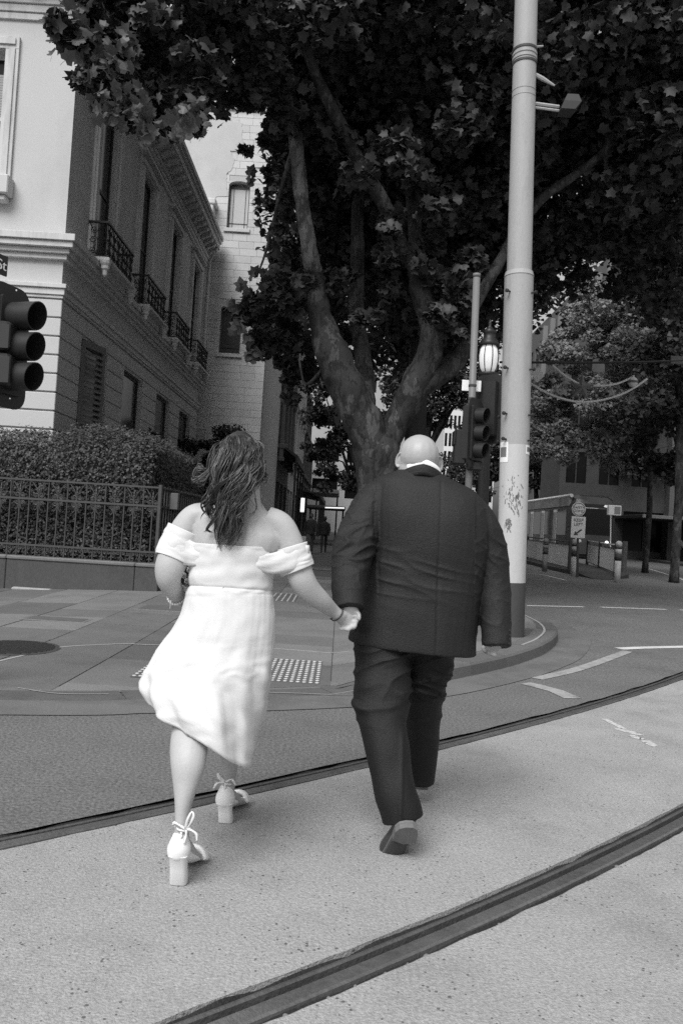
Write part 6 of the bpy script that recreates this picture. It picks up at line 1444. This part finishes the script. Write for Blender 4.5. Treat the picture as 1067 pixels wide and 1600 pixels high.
# left hand inside hers
chain(g, [(546,945,3.46,13,.028),(547,955,3.465,14,.024),(548,966,3.47,14,.02)], 12, 14)
for k in range(4): finger(g, [(556-k*5.5,967,3.475),(555-k*5.5,975,3.478),(553-k*5.5,981,3.468),(550-k*5.5,981,3.455)], 3.5)
finger(g, [(557,955,3.455),(561,962,3.445),(560,970,3.44)], 3.9)
mbody = remesh('body', g, 0.0072, m_skin2, man, 3, lambda p, n: (-0.0012*math.exp(-((QP(p)[1]-727-0.06*(QP(p)[0]-653))/2.2)**2)-0.0008*math.exp(-((QP(p)[1]-719-0.06*(QP(p)[0]-653))/1.8)**2))*(n.y < -0.3)+0.0012*mnoise.noise(p*30) if p.z > 1.5 else 0.0)
for s, px, py, dd, rz in ((-1, 626.5, 719, 3.752, 48), (1, 684, 724, 3.85, -40)):
    g = MB(); c = P(px, py, dd); rm = Matrix.Rotation(R(rz), 3, 'Z') @ Matrix.Rotation(R(14), 3, 'X'); blob(g, c, (0.011,0.021,0.034), 12, rm)
    pts = [c+rm @ Vector((s*0.011, 0.020*math.cos(a), 0.033*math.sin(a))) for a in np.linspace(-1.9, 3.6, 18)]; g.tube(pts, 0.0055, 7); blob(g, c+rm @ Vector((s*0.004,0.004,-0.03)), (0.007,0.009,0.011), 8)
    remesh('ear', g, 0.0026, m_skin2, mbody, 2)
# shirt collar and jacket collar
def collar(cpx, cpy, d, rx, ry, h, dip, m, name, lean=0.0):
    c = P(cpx, cpy, d); q = MB(); rs = []
    for hh_ in (0, 0.33, 0.66, 1.0):
        rs.append([c+Vector((math.cos(a)*rx*(1-lean*hh_), math.sin(a)*ry*(1-lean*hh_), h*hh_-dip*(0.5+0.5*math.sin(a))-0.25*dip*abs(math.cos(a)))) for a in np.linspace(0, 2*math.pi, 40, endpoint=False)])
    q.rings(rs, cap=False); o = q.build(name, m, man, True); m2 = o.modifiers.new('thickness', 'SOLIDIFY'); m2.thickness = 0.005; return o
collar(656.5, 736, 3.775, 0.099, 0.104, 0.050, 0.075, m_shirt, 'shirt_collar', 0.02)
collar(657, 744, 3.768, 0.113, 0.116, 0.050, 0.075, m_suit, 'jacket_collar', 0.06)
# jacket
g = MB()
chain(g, [(657,738,3.768,34,.09),(657,746,3.765,52,.105),(661,756,3.76,74,.125),(667,771,3.755,86,.145),(670,792,3.752,92,.162),(671,818,3.75,94,.178),(670,850,3.75,92.5,.19),(664,893,3.75,90.5,.195),(656.5,935,3.75,92,.20),(648,975,3.75,96.5,.205),(643.5,1003,3.75,99,.21),(642.5,1011,3.75,99.5,.21)], 64, 36, 2.35, tilt=0.06)
chain(g, [(606,764,3.755,24,.085),(588,782,3.745,29,.092),(572,808,3.72,31.5,.094),(560,838,3.67,32,.092),(551,864,3.61,31,.088),(546,895,3.56,28.5,.08),(544.5,928,3.50,25.5,.07),(545.5,953,3.46,24,.064)], 44, 26)
chain(g, [(708,790,3.757,22,.085),(735,801,3.755,27,.09),(752,829,3.755,30,.092),(763,868,3.757,29,.087),(770,912,3.745,26.5,.078),(773.5,955,3.71,24.5,.072),(775,992,3.675,23,.066),(775.5,1010,3.66,22.5,.064)], 44, 26)
def jd(p, n):
    x, y = QP(p); d_ = 0.0
    d_ += 0.0025*mnoise.noise(p*9)
    if x < 590 and y < 960:    # left sleeve creases
        q = y-0.55*(x-555); k = math.exp(-((q-848)/34)**2); d_ += k*0.017*ridge(Vector((p.x*6, p.y*5, p.z*20-p.x*12)))*max(0.25,-n.y+0.3)
        d_ += 0.004*ridge(Vector((p.x*14, p.y*6, p.z*20)))*sm((960-y)/60)
    elif x > 742:
        q = y+0.5*(x-765); d_ += 0.008*math.exp(-((q-868)/30)**2)*ridge(Vector((p.x*7, p.y*5, p.z*22+p.x*14))); d_ += 0.0035*ridge(Vector((p.x*12, p.y*6, p.z*12)))
    else:
        q = y-0.16*(x-660); k = math.exp(-((q-905)/42)**2); d_ += k*0.0085*ridge(Vector((p.x*3.2+2, 0, p.z*19+p.x*5)))*(0.7+0.8*mnoise.noise(p*6))
        d_ += 0.004*math.exp(-((y-960)/40)**2)*mnoise.noise(Vector((p.x*10, 0, p.z*7)))
        d_ -= 0.010*math.exp(-((y-900)/40)**2)*math.exp(-((x-664)/80)**2)+0.012*math.exp(-((x-640)/30)**2-((y-985)/30)**2)*0
        d_ += 0.010*math.exp(-((x-628)/34)**2-((y-800)/36)**2)+0.010*math.exp(-((x-716)/34)**2-((y-806)/36)**2)
        d_ -= 0.0035*math.exp(-((x-688+0.03*(y-800))/1.8)**2)*sm((y-745)/10)
    # armhole seams
    d_ -= 0.004*math.exp(-((x-585+0.02*(y-800))/2.4)**2)*sm((y-745)/8)*sm((870-y)/30)*(n.y < 0.2)
    return d_
jacket = remesh('jacket', g, 0.0058, m_suit, man, 2, jd)
tj = bvh([jacket]); m_seam = mat('suit_seam', 0.014, 0.8)
for pts in ([(688,752),(687,800),(685,850),(682,900),(680,940),(679,990),(678,1006)], [(598,940),(597,970),(596,1000)]):
    V = [proj(x, y, tj, -0.0004, 3.55) for x, y in pts]; q = MB(); q.tube(V, 0.0011, 5); q.build('seam', m_seam, jacket)
for i in range(4): c = proj(796-i*0.3, 985+i*7, tj, 0.0, 3.65); q = MB(); q.lathe([(0.007,0),(0.007,0.003),(0.003,0.004)], c, n=10, axis=(0.7,-0.7,0)); q.build('button', m_iron, jacket)
# trousers
g = MB()
chain(g, [(600,975,3.73,52,.15),(599,1010,3.71,46,.145),(598,1050,3.67,43,.13),(596.5,1085,3.62,42,.12),(596,1108,3.585,41,.112),(599,1135,3.545,36.5,.10),(605,1170,3.50,34,.095),(611,1205,3.465,32,.092),(618,1240,3.43,32,.092),(625,1262,3.415,32.5,.092),(629,1279,3.41,33,.094)], 60, 28, 2.2)
chain(g, [(664,975,3.77,54,.15),(667,1010,3.79,45,.145),(667,1045,3.83,36,.13),(663,1080,3.88,30,.115),(660,1115,3.94,28,.105),(659,1150,4.0,26.5,.098),(658,1180,4.04,25,.095),(655,1203,4.07,24.5,.095),(653,1216,4.08,25,.096)], 56, 28, 2.2)
blob(g, P(630,990,3.74), (0.20,0.155,0.12))
def td(p, n):
    x, y = QP(p); d_ = 0.003*mnoise.noise(p*8); near = p.y < 3.76
    if near:
        q = y+0.14*(x-600)+0.0011*(x-600)**2*3; d_ += 0.020*math.exp(-((q-1096)/26)**2)*ridge(Vector((p.x*4, p.y*3, p.z*17+p.x*7)))*(0.7+0.8*mnoise.noise(p*5))+0.008*math.exp(-((q-1106)/6)**2)*sm((640-x)/30)*(1+1.2*mnoise.noise(p*11))
        d_ += 0.012*math.exp(-((y-1052)/45)**2)*ridge(Vector((p.x*5+p.z*3, 0, p.z*13-p.x*5)))
        d_ += 0.0075*math.exp(-((x-(628-0.02*(y-1150)))/3.2)**2)*sm((y-1120)/40)*0.8
        d_ += 0.004*mnoise.noise(Vector((p.x*16, p.y*5, p.z*5)))*sm((y-1130)/40)
    else:
        d_ += 0.011*ridge(Vector((p.x*6, p.y*4, p.z*12+p.x*5)))*math.exp(-((y-1090)/50)**2); d_ += 0.010*math.exp(-((y-1092)/5)**2)*(x > 672)
    return d_
trou = remesh('trousers', g, 0.0058, m_trou, man, 2, td)
# shoes
def up_shoe(pts, name): g = MB(); chain(g, pts, 24, 16); return remesh(name, g, 0.0042, m_leath, man, 2)
sh1 = up_shoe([(636,1276,3.375,15,.035),(633,1287,3.36,16.5,.04),(627,1300,3.385,17.5,.042),(619,1314,3.41,19,.042),(612,1326,3.435,20,.038),(608,1336,3.45,15,.026)], 'shoe')
def P2(l, d0): return [P(x, y, d) for x, y, d in l]
# sole facing back: outline from toe to heel, in the tilted sole plane
out_l = [(594,1340.5,3.425),(599,1330,3.40),(606,1318,3.375),(612,1308,3.355),(614,1301,3.34),(617,1293,3.315),(624,1287.5,3.305),(634,1285.5,3.30),(645,1286,3.30),(651,1290,3.305),(652,1299,3.325),(649,1307,3.345),(640,1312,3.36),(638.5,1322,3.385),(638,1331,3.41),(636.5,1337.5,3.425),(622,1341,3.43),(606,1342.5,3.432)]
V = P2(out_l, 0); nrm_ = (V[6]-V[0]).cross(V[12]-V[0]).normalized(); nrm_ = nrm_ if nrm_.y < 0 else -nrm_
q = MB(); q.prism(V, -nrm_*0.012); q.build('sole', m_sole, sh1)
hl = [(612.5,1306,3.348),(617,1293,3.315),(624,1287.5,3.305),(634,1285.5,3.30),(645,1286,3.30),(651,1290,3.305),(652,1299,3.325),(648.5,1309,3.348),(630,1312,3.36)]
q = MB(); V2 = [v+nrm_*0.001 for v in P2(hl, 0)]; q.prism(V2, nrm_*0.022); q.build('heel', m_sole, sh1)
fz = G(656, 1226); g = MB(); chain(g, [(fz.x,fz.y-0.05,fz.z+0.06,0.036,0.05),(fz.x,fz.y+0.05,fz.z+0.055,0.04,0.05),(fz.x+0.01,fz.y+0.15,fz.z+0.04,0.045,0.034),(fz.x+0.01,fz.y+0.23,fz.z+0.028,0.03,0.022)], 20, 16, world=True); sh2 = remesh('shoe', g, 0.005, m_leath, man, 2)
q = MB(); q.rings([[(fz.x+sx*wd,fz.y+yy,fz.z+z) for sx, yy, wd in ((-1,-0.09,.03),(1,-0.09,.03),(1,0.05,.04),(1,0.17,.048),(1,0.25,.02),(-1,0.25,.02),(-1,0.17,.048),(-1,0.05,.04))] for z in (0.002,0.02)]); q.build('sole', m_sole, sh2)

# ================================================================= far pedestrians
def walker(px, pyh, pyf, d, lab, m_top, m_leg, stride=0.16, bag=False, fw=1):
    b = P(px, pyf, d); b.z = gz(b.x, d); zt = P(px, pyh, d).z; h = zt-b.z; r = empty('person', b, lab, 'person'); s = h/1.72; g = MB()
    def W(x, y, z, a, c): return (b.x+x*s, b.y+y*s, b.z+z*s, a*s, c*s)
    chain(g, [W(0,0,1.50,.05,.05),W(0,0,1.42,.16,.09),W(0,0,1.30,.19,.11),W(0,0,1.10,.16,.10),W(0,0,0.95,.17,.11),W(0,0,0.86,.15,.10)], 24, 16, world=True); blob(g, (b.x, b.y, b.z+1.61*s), (0.075*s,0.09*s,0.11*s)); chain(g, [W(0,0,1.58,.055,.055),W(0,0,1.40,.07,.07)], 8, 12, world=True)
    blob(g, (b.x+0.01, b.y-0.085*s*fw, b.z+1.59*s), (0.012*s,0.016*s,0.02*s))
    for sx in (-1,1): chain(g, [W(sx*.09,0,0.92,.085,.09),W(sx*.09,sx*stride*.6,0.5,.062,.065),W(sx*.09,sx*stride-.02,0.1,.045,.05),W(sx*.09,sx*stride,0.05,.04,.05)], 16, 12, world=True); chain(g, [W(sx*.09,sx*stride+.05,0.04,.045,.035),W(sx*.09,sx*stride-.14*fw,0.03,.04,.025)], 8, 10, world=True)
    for sx in (-1,1): chain(g, [W(sx*.15,0,1.38,.065,.06),W(sx*.23,-sx*.08,1.12,.045,.05),W(sx*.22,-sx*.16-.08,0.90,.035,.035),W(sx*.21,-sx*.18-.1,0.80,.035,.025)], 14, 10, world=True)
    body = remesh('body', g, 0.016, m_leg, r, 2)
    g = MB(); chain(g, [W(0,0,1.46,.12,.08),W(0,0,1.42,.185,.11),W(0,0,1.28,.215,.13),W(0,0,1.06,.19,.125),W(0,0,0.84,.205,.135)], 20, 18, world=True)
    for sx in (-1,1): chain(g, [W(sx*.18,0,1.39,.07,.07),W(sx*.235,-sx*.08,1.12,.06,.062),W(sx*.225,-sx*.15-.06,0.95,.05,.05)], 12, 12, world=True)
    remesh('coat', g, 0.016, m_top, r, 2)
    g = MB(); blob(g, (b.x, b.y+0.012*fw, b.z+1.63*s), (0.085*s,0.095*s,0.115*s)); remesh('hair', g, 0.016, m_iron, r, 1)
    if bag:
        q = MB(); q.bbox(b.x-0.42*s, b.x-0.16*s, b.y-0.12, b.y-0.02, b.z+0.38*s, b.z+0.74*s, 0.02); o = q.build('shopping_bag', m_pale); tag(o, 'pale shopping bag carried by the far walker', 'bag'); q2 = MB(); q2.tube([(b.x-0.36*s,b.y-0.07,b.z+0.74*s),(b.x-0.29*s,b.y-0.07,b.z+0.88*s),(b.x-0.22*s,b.y-0.07,b.z+0.74*s)], 0.008, 5); q2.build('handle', m_iron, o)
    return r
m_cd = mat('coat_dark', 0.02, 0.8); m_jean = mat('jeans', 0.06, 0.8)
walker(483, 802, 866, 31.0, 'far walker in a dark coat carrying a pale bag on the left footpath', m_cd, m_jean, 0.2, True)
walker(505, 807, 862, 33.5, 'far walker in dark clothes just right of the one with the bag', m_cd, m_cd, 0.15)
walker(1057, 836, 879, 49.0, 'far person in a pale top standing by the shopfront at the right edge', m_pale, m_cd, 0.08)
